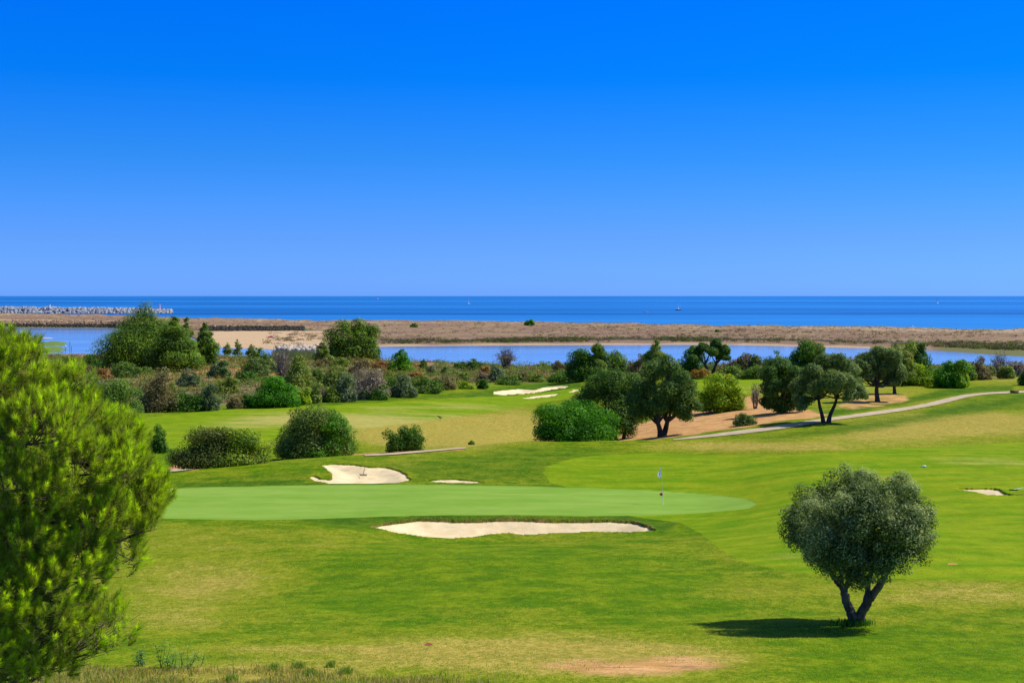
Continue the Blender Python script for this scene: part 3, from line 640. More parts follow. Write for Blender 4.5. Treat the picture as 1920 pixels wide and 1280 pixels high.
def leaves_on(lobes, n, size, pal, rng, aspect=.5, droop=0.0, zmin=None, upbias=0.0, fill=.25, mute=1.75, low=.45, nr=.42):
    vol = np.array([(l[1][0] * l[1][1]) + .3 * l[1][0] * l[1][2] for l in lobes]); k = rng.choice(len(lobes), n, p=vol / vol.sum())
    LC = np.array([l[0] for l in lobes])[k]; LR = np.array([l[1] for l in lobes])[k]
    d = rng.normal(size=(n, 3)); d /= np.linalg.norm(d, axis=1)[:, None]; d[:, 2] = np.where(d[:, 2] < -low, -d[:, 2] * .8, d[:, 2])
    rad = np.where(rng.random(n) < fill, rng.uniform(.3, .85, n), rng.uniform(.82, 1.10, n))
    # sprigs: the surface breaks up into small tufts
    tuft = vnoise(LC[:, 0] * 3 + d[:, 0] * 5 + 50, d[:, 1] * 5 + d[:, 2] * 4 + LC[:, 2] * 3 + 80, 5)
    tuft2 = vnoise(LC[:, 0] * 5 + d[:, 0] * 11 + 50, d[:, 1] * 11 + d[:, 2] * 9 + LC[:, 2] * 5 + 80, 9); rad = rad + (tuft - .5) * .30 + (tuft2 - .5) * .22
    C = LC + d * LR * rad[:, None]; C[:, 2] -= droop * (rad > 1) * LR[:, 2]
    if zmin is not None: C[:, 2] = np.where(C[:, 2] < zmin, zmin + rng.uniform(0, .35, n) * LR[:, 2] * .5, C[:, 2])
    N = d + rng.normal(0, nr, (n, 3)) + np.array([0, 0, .25])
    V, Fc = leaf_faces(C, N, size, aspect, rng, upbias)
    p = [np.array(x) for x in PAL[pal]] if isinstance(pal, str) else [np.array(x) for x in pal]
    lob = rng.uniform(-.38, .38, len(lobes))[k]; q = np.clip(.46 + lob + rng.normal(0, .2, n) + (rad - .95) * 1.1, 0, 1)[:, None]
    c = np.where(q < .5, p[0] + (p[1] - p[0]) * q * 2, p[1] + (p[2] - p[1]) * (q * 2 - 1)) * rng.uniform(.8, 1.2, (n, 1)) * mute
    return V, Fc, np.repeat(c, 4, 0)
def mpx(d): return d / F      # metres per photo pixel
def shrub(u, vb, w0, h, pal, label, name="bush", cat="bush", group=None, kind="round", d=None, base=None, dens=1.0, stems=True, sink=0.0, seed=None, pal2=None, lobes=None, squash=.85):
    """a bush or tree: u, vb = foot in the photo, w, h = size in photo pixels"""
    rng = np.random.default_rng(seed if seed is not None else int(u * 13 + vb * 7) % 99991)
    w = w0 * (1.12 if kind == 'round' and vb < 790 and w0 < 100 else 1.0)
    if d is None: x, y, z = hit(u, vb, 60)
    else:
        x, y = (u - 960) / F * d, d; z = float(land(x, y))
        if base == 'dune': z = float(dune_z(x, y)[0])
    k = mpx(y); rx = w * k / 2; H = h * k
    root = empty(name, (x, y, z - sink), label, cat, group)
    px_final = (w * h) * .284; n = int(np.clip(px_final * 6.5 * dens, 700, 42000)); size = max(.055, k * 1.875 * 1.75)
    if kind == 'round':
        c = np.array([x, y, z + H * .50]); r = np.array([rx * .98, rx * squash, H * .52]); nl = int(np.clip(w / 4, 9, 34))
        lb = lobes_in(c, r, int(nl * 1.5), rng, (.20, .38)); lb.append((c - [0, 0, H * .10], r * .60)); lb.append((c - [0, 0, H * .24], r * np.array([.80, .80, .46])))
        # skirt down to the ground
        for a in np.linspace(0, 6.28, nl, endpoint=False) + rng.normal(0, .2, nl): lb.append((np.array([x + math.cos(a) * rx * .70, y + math.sin(a) * rx * squash * .68, z + H * rng.uniform(.10, .26)]), np.array([rx * .27, rx * .27, H * rng.uniform(.14, .28)]) * rng.uniform(.8, 1.1)))
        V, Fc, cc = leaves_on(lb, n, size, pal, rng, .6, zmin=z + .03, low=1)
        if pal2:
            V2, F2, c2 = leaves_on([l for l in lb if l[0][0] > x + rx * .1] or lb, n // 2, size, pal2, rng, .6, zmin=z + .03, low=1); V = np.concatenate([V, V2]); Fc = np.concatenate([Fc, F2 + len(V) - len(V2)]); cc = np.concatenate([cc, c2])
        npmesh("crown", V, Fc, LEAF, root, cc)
        if stems:
            paths = [bend((x + rng.normal(0, rx * .08), y + rng.normal(0, rx * .08), z - .2), l[0], max(.03, rx * .035), .012, rng, 6) for l in lb[:7]]
            V, Fc = tube_np(paths, 5); npmesh("trunk", V, Fc, BARK, root, smooth=True)
    elif kind == 'pine':
        ht = H; nt = int(np.clip(h / 7, 6, 15)); lb = []
        for i in range(nt):
            f = (i + .5) / nt; zz = z + ht * (.10 + .86 * f); rr = rx * (1 - f ** 1.7) ** .75 * rng.uniform(.8, 1.05)
            for j in range(max(3, int(9 * (1 - f) + 2))):
                a = rng.uniform(0, 6.28); q = rr * rng.uniform(.35, .9); s = max(rr * rng.uniform(.34, .52), rx * .15)
                lb.append((np.array([x + math.cos(a) * q, y + math.sin(a) * q, zz + rng.normal(0, ht * .02)]), np.array([s, s, s * .75])))
        lb.append((np.array([x, y, z + ht * .3]), np.array([rx * .5, rx * .5, ht * .26]))); lb.append((np.array([x, y, z + ht * .6]), np.array([rx * .45, rx * .45, ht * .25])))
        V, Fc, cc = leaves_on(lb, int(n * 1.25), size * 1.25, pal, rng, .34, upbias=1.2, zmin=z + .05, low=.8)
        npmesh("crown", V, Fc, LEAF, root, cc)
        paths = [bend((x, y, z - .3), (x, y, z + ht * .93), max(.05, ht * .018), .02, rng, 7, .02)]
        for l in lb[::3]: paths.append(bend((x, y, l[0][2] - rx * .2), l[0], max(.025, ht * .006), .01, rng, 4, .06))
        V, Fc = tube_np(paths, 5); npmesh("trunk", V, Fc, BARK, root, smooth=True)
    elif kind == 'bare':
        paths = []
        nb = int(np.clip(w * 1.1, 16, 60))
        for i in range(nb):
            a = rng.uniform(0, 6.28); e = rng.uniform(.15, 1.0); tip = np.array([x + math.cos(a) * rx * e, y + math.sin(a) * rx * e, z + H * math.sqrt(max(.05, 1 - e * e * .75)) * rng.uniform(.75, 1.05)])
            b = bend((x + rng.normal(0, rx * .12), y, z - .1), tip, max(.03, k * .5), k * .22, rng, 6, .07, .1); paths.append(b)
            for s in range(4):
                m = b[0][rng.integers(2, 6)]; paths.append(bend(m, m + np.array([rng.normal(0, rx * .22), rng.normal(0, rx * .22), abs(rng.normal(0, H * .16))]), k * .28, k * .12, rng, 3, .05))
        V, Fc = tube_np(paths, 3 if False else 4); npmesh("trunk", V, Fc, BARK_GREY, root)
        c = np.array([x, y, z + H * .5]); r = np.array([rx, rx, H * .5]) * .85
        V, Fc, cc = leaves_on(lobes_in(c, r, 10, rng), int(n * .22), size * .7, pal, rng, .35, zmin=z + .05); npmesh("crown", V, Fc, LEAF, root, cc)
    elif kind == 'tree':
        # lobes: list of (du, dv, r) in photo pixels from the foot; trunk to the crown
        lb = []
        for (du, dv, rp) in lobes:
            cc0 = np.array([x + du * k, y + rng.normal(0, w * k * .13), z + dv * k]); R = rp * k
            for _ in range(5):
                q = rng.normal(size=3); q /= np.linalg.norm(q); q[2] *= .8
                lb.append((cc0 + q * R * .58, np.array([R, R, R * .85]) * rng.uniform(.42, .62)))
            lb.append((cc0, np.array([R, R, R * .85]) * .8))
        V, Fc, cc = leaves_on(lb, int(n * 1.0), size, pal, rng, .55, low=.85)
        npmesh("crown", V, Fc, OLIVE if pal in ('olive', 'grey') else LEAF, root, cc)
        return root, (x, y, z), lb, k, rng
    return root
def trunk_of(res, feet, m=BARK, rad=.16, fork=.45):
    """feet: list of (du at the foot, du and dv of the fork) in photo pixels"""
    root, (x, y, z), lb, k, rng = res; paths = []
    cents = [l[0] for l in lb[5::6]]
    for i, (du0, du1, dv1) in enumerate(feet):
        p0 = np.array([x + du0 * k, y + rng.normal(0, .05), z - .25]); p1 = np.array([x + du1 * k, y + rng.normal(0, .3), z + dv1 * k])
        pts, rr = bend(p0, p1, rad * 1.1, rad * .62, rng, 8, .05); rr[0] *= 1.5; rr[1] *= 1.15; paths.append((pts, rr))
        near = sorted(cents, key=lambda c: abs(c[0] - p1[0]))[:max(3, len(cents) // len(feet))]
        for c in near:
            b = bend(p1 - (p1 - p0) * .04, c, rad * .5, rad * .12, rng, 7, .09, -.04); paths.append(b)
            for s in range(3): 
                m0 = b[0][rng.integers(2, 6)]; paths.append(bend(m0, c + rng.normal(0, .5, 3) * np.linalg.norm(c - m0) * .6, rad * .2, rad * .05, rng, 5, .1))
    V, Fc = tube_np(paths, 8); npmesh("trunk", V, Fc, m, root, smooth=True)

# ================================================================== the planting
# ---- clipped and wild bushes: foot column, foot row, width, height (photo pixels), leaf palette
S = shrub
# near edge of the valley
PAL['hedge'] = [(.030,.045,.010),(.055,.090,.010),(.15,.14,.035)]
S(408, 880, 200, 82, 'hedge', "long rounded hedge bush, bronze leaves at its left end and lime at its right", "hedge_bush", pal2='lime', d=104, dens=1.3, seed=3, squash=.5)
PAL['speckled'] = [(.022,.050,.008),(.055,.105,.012),(.19,.22,.05)]
S(588, 858, 158, 103, 'speckled', "big round bush with pale speckled leaves just behind the rake bunker", "bush", seed=5, d=117, dens=1.5, pal2='bright')
S(759, 846, 78, 54, 'dark', "single small round dark bush standing on the dry slope right of the speckled bush", seed=6, d=124, dens=1.3)
S(884, 833, 13, 8, 'dark', "tiny dark tuft of shrub alone on the dry slope", "low_shrub", "shrub", seed=8)
S(1078, 827, 168, 84, 'bright', "broad glossy green dome-shaped bush in front of the dark evergreen clump", "bush", seed=9, d=121, dens=1.7)
S(1352, 771, 88, 70, 'lime', "round lime green bush on the bare orange ground", "bush", seed=11, dens=1.8)
S(296, 835, 44, 52, 'dark', "dark bush peeking out behind the right edge of the foreground pine", seed=12, d=122)
S(1397, 797, 50, 26, 'olive', "low rounded clump of stiff olive grass at the edge of the bare ground", "grass_clump", "grass clump", seed=13)
# left scrub, front to back
S(516, 763, 92, 56, 'bright', "large rounded bright dark-green bush at the top edge of the valley fairway", seed=20, dens=1.8)
S(465, 764, 30, 28, 'dark', "small dark bush touching the left side of the large rounded bright bush", seed=21)
S(571, 758, 26, 36, 'lime', "yellow-leaved bush touching the right side of the large rounded bright bush", seed=22)
S(589, 756, 30, 42, 'pineyel', "loose yellow-green bush right behind the yellow-leaved bush", seed=23)
S(606, 754, 20, 27, 'bare', "low fan of bleached bare twigs at the valley fairway edge", "bare_shrub", "shrub", kind='bare', seed=24)
S(621, 754, 34, 30, 'mixed', "small mixed green bush between the bleached twigs and the grey round tree", seed=25)
S(646, 753, 44, 56, 'grey', "grey-green round small tree on the fairway edge left of the brown twiggy thicket", "small_tree", "tree", seed=26)
S(628, 728, 50, 44, 'pineyel', "pale fresh green bush behind the grey-green round small tree", seed=27)
S(692, 748, 74, 60, 'bare', "large brownish grey twiggy thicket", "twiggy_bush", "bush", seed=28)
S(702, 749, 56, 34, 'dark', "dark bush at the foot of the brownish twiggy thicket", seed=29)
S(725, 741, 50, 36, 'midgreen', "green bush left of the blue-green olive bush", seed=30)
S(758, 744, 50, 44, 'grey', "blue-green olive bush in the row along the valley fairway", "olive_bush", "bush", seed=31)
S(800, 737, 62, 36, 'midgreen', "wide green bush right of the blue-green olive bush", seed=32)
S(745, 724, 56, 30, 'mixed', "yellowish green bush behind the blue-green olive bush", seed=33)
S(216, 784, 108, 76, 'midgreen', "big pale green bush directly behind the foreground pine", seed=34, dens=1.5)
S(297, 772, 78, 76, 'brown', "tall olive-brown bush right of the big pale green bush", seed=35)
S(350, 771, 78, 40, 'dark', "wide dark green bush at the left end of the valley fairway", seed=36)
S(392, 770, 42, 52, 'grey', "greyish bush attached to the right of the wide dark bush", seed=37)
S(352, 724, 44, 32, 'grey', "round grey-green bush on the dry slope below the big pines", seed=38)
S(411, 709, 44, 37, 'grey', "dark grey-blue bush on the dry slope", seed=39, pal2='dark')
S(423, 738, 52, 34, 'mixed', "low yellow-green bush beside a dead grey branch", seed=40)
S(463, 716, 48, 22, 'dark', "low dark bush left of the yellow-green upright tree", seed=41)
S(486, 700, 60, 50, 'pine', "bushy green young pine above the dark olive bush", "young_pine", "pine tree", kind='pine', seed=42)
S(481, 706, 50, 33, 'olive', "dark olive bush standing before the bushy young pine", seed=43)
S(527, 712, 58, 56, 'bare', "purple-brown leafless thicket beside the yellow-green upright tree", "bare_shrub", "shrub", kind='bare', seed=44)
S(560, 726, 62, 64, 'pineyel', "yellow-green upright tree in the middle of the scrub", "young_pine", "tree", kind='pine', seed=45)
S(440, 766, 34, 26, 'brown', "low brown bush beside the orange soil at the fairway edge", seed=46)
S(384, 758, 40, 28, 'brown', "low olive-brown bush behind the wide dark green bush", seed=47)
# left, under the big pines
S(133, 692, 52, 26, 'mixed', "dull green bush on the lagoon bank left of the big pines", seed=50)
S(176, 690, 44, 26, 'dark', "dark flat bush between the dull bush and the big pines", seed=51)
S(163, 711, 40, 26, 'brown', "brown-green bush above the foreground pine", seed=52)
S(193, 711, 38, 22, 'red', "rusty brown bush left of the low green bush", seed=53)
S(174, 722, 36, 18, 'grey', "small grey-green bush just above the pale bush", seed=54)
S(235, 707, 56, 34, 'midgreen', "rounded low green bush at the foot of the big pines", seed=55)
S(276, 701, 34, 14, 'midgreen', "small green bush right of the rounded low bush under the pines", seed=56)
for a in [
 (270, 694, 168, 122, 'pine', "tallest and broadest pine of the cluster on the left", 60),
 (328, 696, 92, 104, 'pine', "middle pine of the left cluster, overlapping the tallest one", 61),
 (384, 686, 54, 84, 'pine', "right-hand pointed pine of the left cluster", 62),
 (349, 684, 44, 92, 'pineyel', "paler slender pine top behind the middle of the left cluster", 63),
 (213, 690, 32, 46, 'pineyel', "small narrow pine at the left foot of the cluster", 64)]:
    S(a[0], a[1], a[2], a[3], a[4], a[5], "pine_tree", "pine tree", "pines on the left above the lagoon", kind='pine', seed=a[6], dens=1.7)
S(665, 676, 94, 76, 'pine', "broad dark pine standing alone against the lagoon", "pine_tree", "pine tree", kind='round', seed=65, dens=2.2)
S(606, 680, 36, 48, 'pineyel', "light green pointed pine left of the broad dark pine", "young_pine", "pine tree", kind='pine', seed=66)
S(752, 700, 54, 47, 'bright', "bright green pointed pine on the lagoon bank", "young_pine", "pine tree", kind='pine', seed=67)
S(794, 692, 18, 20, 'pine', "tiny pointed pine right of the bright green pine", "young_pine", "pine tree", kind='pine', seed=68)
for u, vb, w, h, lab, sd in [(427, 668, 20, 34, "left one of the three pale saplings before the sand flat", 70), (446, 668, 22, 40, "middle and tallest of the three pale saplings before the sand flat", 71), (472, 668, 24, 30, "right one of the three pale saplings before the sand flat", 72)]:
    S(u, vb, w, h - 6, 'pineyel', lab, "sapling", "sapling", "pale saplings before the sand flat", kind='pine', seed=sd, dens=.28)
for a in [
 (603, 688, 30, 16, 'brown', "low pale bush at the foot of the light green pointed pine"),
 (636, 688, 36, 18, 'mixed', "low olive bush under the broad dark pine"),
 (676, 700, 46, 30, 'brown', "brown-grey bush right of the red soil patch"),
 (716, 694, 40, 22, 'red', "reddish brown bush left of the bright green pointed pine"),
 (812, 703, 30, 20, 'grey', "grey round bush at the lagoon edge beyond the dead stick"),
 (834, 704, 18, 18, 'midgreen', "small green bush right of the grey round bush"),
 (832, 730, 48, 28, 'brown', "brown-green low bush at the right end of the hedge row"),
 (869, 713, 26, 18, 'mixed', "little olive dome among dry grass"),
 (862, 690, 22, 14, 'midgreen', "small green bush at the lagoon edge left of the spreading bush"),
 (887, 695, 38, 24, 'midgreen', "spreading green bush at the lagoon edge"),
 (911, 702, 20, 18, 'red', "round rust-coloured bush at the centre of the scrub"),
 (932, 716, 34, 34, 'grey', "blue-grey bush below the rust-coloured bush"),
 (905, 729, 24, 20, 'dark', "small dark bush at the left of the far green's edge"),
 (955, 721, 48, 20, 'midgreen', "low wide green bush above the far bunker"),
 (874, 729, 30, 16, 'lime', "low lime bush at the edge of the valley fairway"),
 (978, 714, 30, 22, 'brown', "pale brown bush behind the low wide green bush"),
 (1005, 716, 36, 16, 'mixed', "yellow-green low bush left of the dark rounded tree"),
 (1020, 690, 34, 14, 'mixed', "flat-topped olive bush at the lagoon edge"),
 (1050, 697, 28, 24, 'brown', "twig-topped brown bush left of the dark rounded tree"),
 (1052, 716, 56, 20, 'dark', "low dark bush at the foot of the dark rounded tree"),
 ]:
    S(*a)
S(948, 691, 54, 36, 'brown', "spreading half-bare tree silhouetted on the lagoon", "bare_tree", "tree", kind='bare', seed=90, dens=1.5)
S(1100, 714, 76, 70, 'dark', "dark rounded tree beside the lagoon at the centre", "evergreen_tree", "tree", seed=91, dens=1.8, pal2='mixed')
S(1160, 705, 44, 50, 'pine', "soft green bush between the dark rounded tree and the big trees", seed=92)
S(1196, 706, 44, 46, 'brown', "grey-olive bush behind the evergreen clump", seed=93)
S(1229, 712, 54, 80, 'pineyel', "yellow-green pointed tree rising behind the big holm oak", "pine_tree", "tree", kind='pine', seed=94, dens=1.6)
S(1298, 706, 60, 54, 'dark', "dark leaning bush at the left of the forked umbrella tree", seed=95)
S(1312, 710, 40, 20, 'orange', "orange-leaved low bush under the forked umbrella tree", seed=96)
S(1347, 709, 26, 16, 'lime', "yellow low bush right of the forked trunk", seed=97)
S(1376, 710, 46, 28, 'midgreen', "green bush right of the forked umbrella tree", seed=98)
S(1372, 704, 50, 34, 'brown', "brownish bush behind the green bush near the forked tree", seed=99)
S(1402, 706, 50, 48, 'brown', "dusky brown-green tree top against the lagoon", seed=100, pal2='dark')
S(1415, 710, 46, 30, 'midgreen', "mid-green bush left of the dark tree by the sapling", seed=101)
S(1458, 706, 56, 50, 'midgreen', "soft green bush behind the dark tree by the sapling", seed=102)
S(1512, 712, 76, 78, 'dark', "tall dark rounded tree top behind the leaning olive", "evergreen_tree", "tree", seed=103, dens=1.5, pal2='mixed')
S(1416, 766, 22, 48, 'bare', "thin grey sapling between the lime bush and the dark tree", "sapling", "sapling", kind='bare', seed=104)
S(1560, 716, 60, 54, 'olive', "olive bush between the leaning olive and the twin trees", seed=105)
# right group
S(1722, 712, 58, 72, 'dark', "dark rounded tree at the right end of the olive grove", "evergreen_tree", "tree", seed=110, dens=1.4)
S(1688, 722, 62, 86, 'mixed', "yellowish tree in the middle of the grove behind the olives", "small_tree", "tree", seed=111, dens=1.4)
S(1722, 722, 54, 42, 'lime', "yellow-green bush right of the yellowish tree", seed=112)
S(1783, 726, 66, 58, 'bright', "round green bush alone on the right lawn by the lagoon", seed=113, dens=1.8, pal2='lime')
S(1812, 713, 40, 42, 'midgreen', "olive-green bush overlapping the round green bush", seed=114)
S(1836, 712, 42, 46, 'brown', "brown-green upright bush left of the grey thicket", seed=115)
S(1876, 708, 50, 44, 'bare', "grey leafless thicket at the lagoon on the right", "bare_shrub", "shrub", kind='bare', seed=116)
S(1887, 710, 34, 30, 'pineyel', "yellowish sparse bush before the grey thicket", seed=117)
S(1910, 706, 42, 34, 'bare', "pale grey bush at the right border", "twiggy_bush", "bush", seed=118)
S(1932, 722, 44, 46, 'dark', "dark green bush cut by the right border", seed=119)
S(1665, 712, 60, 72, 'olive', "grey-green olive crown behind the twin-trunk pair", "olive_tree", "tree", seed=120)
# a few distant dune bushes
S(992, 616, 21, 12, 'bright', "single round green bush on the dune ridge", "bush", d=955, base='dune', seed=130, stems=False)
S(776, 617, 15, 7, 'midgreen', "small dark green bush on the dune left of the centre", "bush", d=930, base='dune', seed=131, stems=False)
S(1345, 628, 9, 5, 'midgreen', "tiny olive bush on the dune right of the centre", "bush", d=840, base='dune', seed=132, stems=False)

for a in [
 (540, 752, 44, 26, 'mixed', "mixed green bush directly behind the large rounded bright bush"),
 (500, 734, 40, 24, 'brown', "dusty bush above the left shoulder of the large rounded bright bush"),
 (662, 722, 38, 26, 'olive', "olive bush between the red soil patch and the twiggy thicket"),
 (702, 713, 46, 24, 'brown', "brownish bush behind the twiggy thicket"),
 (600, 716, 44, 26, 'midgreen', "green bush at the left edge of the red soil patch"),
 (776, 716, 36, 22, 'red', "rusty bush right below the bright green pointed pine"),
 (312, 737, 40, 22, 'mixed', "yellowish low bush on the slope above the tall olive-brown bush"),
 (905, 717, 30, 20, 'heathy', "purplish brown low bush left of the blue-grey bush"),
 (1272, 704, 34, 24, 'brown', "brown bush just right of the big holm oak's crown"),
 (1440, 704, 40, 32, 'olive', "olive bush left of the soft green bush by the lagoon"),
 (1490, 708, 38, 34, 'midgreen', "green bush left of the tall dark rounded tree top"),
 (1590, 708, 50, 40, 'brown', "dusky bush behind the gap between the leaning olive and the twin trees"),
 (1758, 708, 30, 22, 'olive', "small olive bush left of the round green bush on the right lawn"),
 (1856, 704, 30, 20, 'mixed', "low yellowish bush between the brown-green bush and the grey thicket"),
 (1330, 700, 60, 22, 'olive', "long low olive bush behind the forked umbrella tree's stem"),
 ]:
    PAL['heathy'] = [(.10, .07, .055), (.16, .115, .09), (.20, .16, .11)]
    S(*a)

# ---- trees with a visible trunk: lobes (du, dv, radius) measured from the foot
tr = S(1240, 818, 132, 152, 'holm', "big holm oak with a dark crown and forked trunk beside the cart path", "holm_oak", "tree", kind='tree', seed=200, dens=2.0,
  pal2=None, lobes=[(-38,60,26),(-34,92,26),(-14,120,28),(12,132,24),(30,108,28),(44,78,26),(38,52,22),(4,84,30),(-10,56,24),(-50,78,18),(58,60,18),(20,60,24),(50,96,18),(-44,46,20),(44,42,18),(-26,40,16),(-58,64,14)])
trunk_of(tr, [(0,-8,26),(1,12,28)], rad=.30)
PAL['evergreen'] = [(.020,.056,.009),(.045,.105,.012),(.095,.165,.024)]
tr = S(1150, 794, 150, 118, 'evergreen', "dark dense evergreen clump left of the big holm oak", "evergreen_tree", "tree", kind='tree', seed=201, dens=2.6, d=136,
  lobes=[(-50,74,30),(-34,98,30),(-6,112,30),(24,106,30),(48,90,30),(-58,46,28),(-30,50,32),(6,58,36),(40,50,34),(58,60,26),(-26,24,24),(20,26,26),(0,84,34),(-10,20,22)])
trunk_of(tr, [(4,2,24),(18,26,26),(-6,-18,22)], rad=.20)
tr = S(1332, 706, 84, 72, 'evergreen', "forked umbrella-shaped tree against the lagoon", "umbrella_tree", "tree", kind='tree', seed=202, dens=1.6,
  lobes=[(-26,46,15),(-12,54,13),(10,60,13),(26,50,14),(22,38,12),(2,48,12),(-34,34,10),(34,34,8)])
trunk_of(tr, [(-2,-12,24),(2,12,26)], rad=.26)
tr = S(1466, 774, 90, 100, 'evergreen', "dark full tree with bronze leaf tips left of the leaning olive", "evergreen_tree", "tree", kind='tree', seed=203, dens=2.2,
  lobes=[(-26,72,20),(0,84,20),(22,72,20),(-24,46,24),(4,56,28),(28,44,24),(-14,22,22),(14,20,24),(30,22,18),(-28,20,14),(0,10,16)])
trunk_of(tr, [(0,0,20)], rad=.2)
tr = S(1549, 792, 132, 136, 'olive', "leaning olive tree with two dark stems beside the cart path", "olive_tree", "tree", kind='tree', seed=204, dens=1.8,
  lobes=[(-40,72,22),(-30,96,22),(-6,112,22),(20,116,20),(44,98,24),(58,70,17),(30,76,26),(0,84,26),(-24,68,20),(-46,46,18),(40,52,18),(-36,40,15),(62,56,15),(-52,66,18),(12,66,18),(-14,56,16),(50,60,18),(-50,30,12)])
trunk_of(tr, [(-5,-14,46),(4,20,48)], rad=.19)
tr = S(1645, 753, 96, 106, 'olive', "taller olive of the twin pair with a straight dark trunk", "olive_tree", "tree", kind='tree', seed=205, dens=1.8,
  lobes=[(-22,52,18),(-18,80,20),(4,92,20),(26,84,20),(40,60,18),(8,62,24),(30,42,18),(-4,48,18),(-34,66,18),(-34,44,14),(44,48,14)])
trunk_of(tr, [(0,0,34)], rad=.27)
tr = S(1677, 738, 80, 86, 'mixed', "shorter tree of the twin pair just right of the taller olive", "olive_tree", "tree", kind='tree', seed=206, dens=1.7,
  lobes=[(-16,44,16),(0,58,20),(20,52,18),(6,36,16),(26,34,16),(-6,72,17),(18,70,17),(32,50,14)])
trunk_of(tr, [(0,-2,24)], rad=.22)

# ---- the olive on the near lawn
def near_olive():
    x, y, z = hit(1600, 1172, 20); rng = np.random.default_rng(300); k = mpx(y)
    root = empty("olive_tree", (x, y, z), "heart-shaped olive tree with forked trunk, alone on the near lawn above its shadow", "tree")
    OUT = [(-128,165),(-130,195),(-118,222),(-96,240),(-60,252),(-24,262),(-8,290),(10,300),(34,292),(58,262),(78,268),(86,292),(104,288),(116,262),(128,238),(150,206),(152,176),(132,150),(108,136),(84,124),(50,114),(22,100),(-10,88),(-44,80),(-62,98),(-84,122),(-118,140)]
    lb = []
    while len(lb) < 340:
        du, dv = rng.uniform(-135, 155), rng.uniform(72, 302); R = rng.uniform(9, 24) if rng.random() < .6 else rng.uniform(20, 36); sdd = -float(poly_sd(du, dv, OUT))
        if sdd < R * .55: continue
        dep = 140 * math.sqrt(max(0, 1 - ((du - 10) / 150) ** 2 - ((dv - 185) / 130) ** 2 * .8)); dy = rng.uniform(-1, 1) * dep
        if abs(dy) < dep * .45 and rng.random() < .6: continue
        lb.append((np.array([x + du * k * (1 + dy * k / y), y + dy * k, z + dv * k]), np.array([R * k] * 3) * rng.uniform(.85, 1.15, 3)))
    pal = [(.026,.046,.008),(.088,.132,.032),(.250,.290,.130)]
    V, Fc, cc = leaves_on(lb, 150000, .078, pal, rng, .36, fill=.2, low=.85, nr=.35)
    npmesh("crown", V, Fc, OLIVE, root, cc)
    g = lambda du, dv, dy=0: np.array([x + du * k, y + dy, z + dv * k])
    paths = []
    def limb(pts, r0, r1):
        n = len(pts); P0 = np.array(pts, float); s = np.linspace(0, n - 1, n * 5)
        Q = np.stack([np.interp(s, range(n), P0[:, j]) for j in range(3)], 1)
        for _ in range(3): Q[1:-1] = (Q[:-2] + 2 * Q[1:-1] + Q[2:]) / 4
        Q[1:-1] += rng.normal(0, .012, Q[1:-1].shape); paths.append((Q, np.linspace(r0, r1, len(Q)) * rng.uniform(.93, 1.08, len(Q)))); return Q
    limb([g(3,-10), g(1,10), g(-4,24), g(-12,44,.05), g(-18,72,.1)], .155, .11)
    limb([g(8,-10), g(10,10), g(15,24), g(30,50,-.05), g(48,76,-.1), g(60,100,-.1), g(82,136,0), g(100,160,.1)], .165, .055)
    limb([g(-18,70,.1), g(-34,88,.15), g(-48,110,.2), g(-52,136,.2), g(-70,180,.2)], .10, .03)
    limb([g(-16,68,.1), g(-2,92,-.1), g(10,110,-.15), g(22,146,-.2), g(30,200,-.1)], .085, .03)
    limb([g(22,30,0), g(32,64,.3), g(40,96,.4), g(50,120,.4), g(60,180,.4)], .09, .03)
    limb([g(-20,76,.1), g(-18,110,.4), g(-10,150,.5), g(-10,220,.4)], .07, .02)
    base = paths[:]
    for c, R in lb[5::9]:
        if c[2] > z + 215 * k: continue
        best = min(((Q[0][j], Q[1][j]) for Q in base for j in range(5, len(Q[0]))), key=lambda s: np.linalg.norm(s[0] - c) + (2 if s[0][2] > c[2] else 0))
        paths.append(bend(best[0], c, min(.045, best[1] * .6), .010, rng, 7, .08))
        bb = paths[-1]
        for s in range(3): m0 = bb[0][rng.integers(2, 6)]; paths.append(bend(m0, c + rng.normal(0, .12, 3), .014, .005, rng, 4, .06))
    V, Fc = tube_np(paths, 9); npmesh("trunk", V, Fc, m_bark("olive_bark", (.055,.042,.028), (.17,.135,.10)), root, smooth=True)
    # little skirt of unmown grass round the foot
    blades("grass_tuft", [(x + rng.normal(0, .24), y + rng.normal(0, .2), 0) for _ in range(900)], .12, .24, [(.02,.09,.01),(.05,.16,.015)], rng, root=None, lab="dark green uncut grass around the foot of the near olive tree", cat="grass tuft")
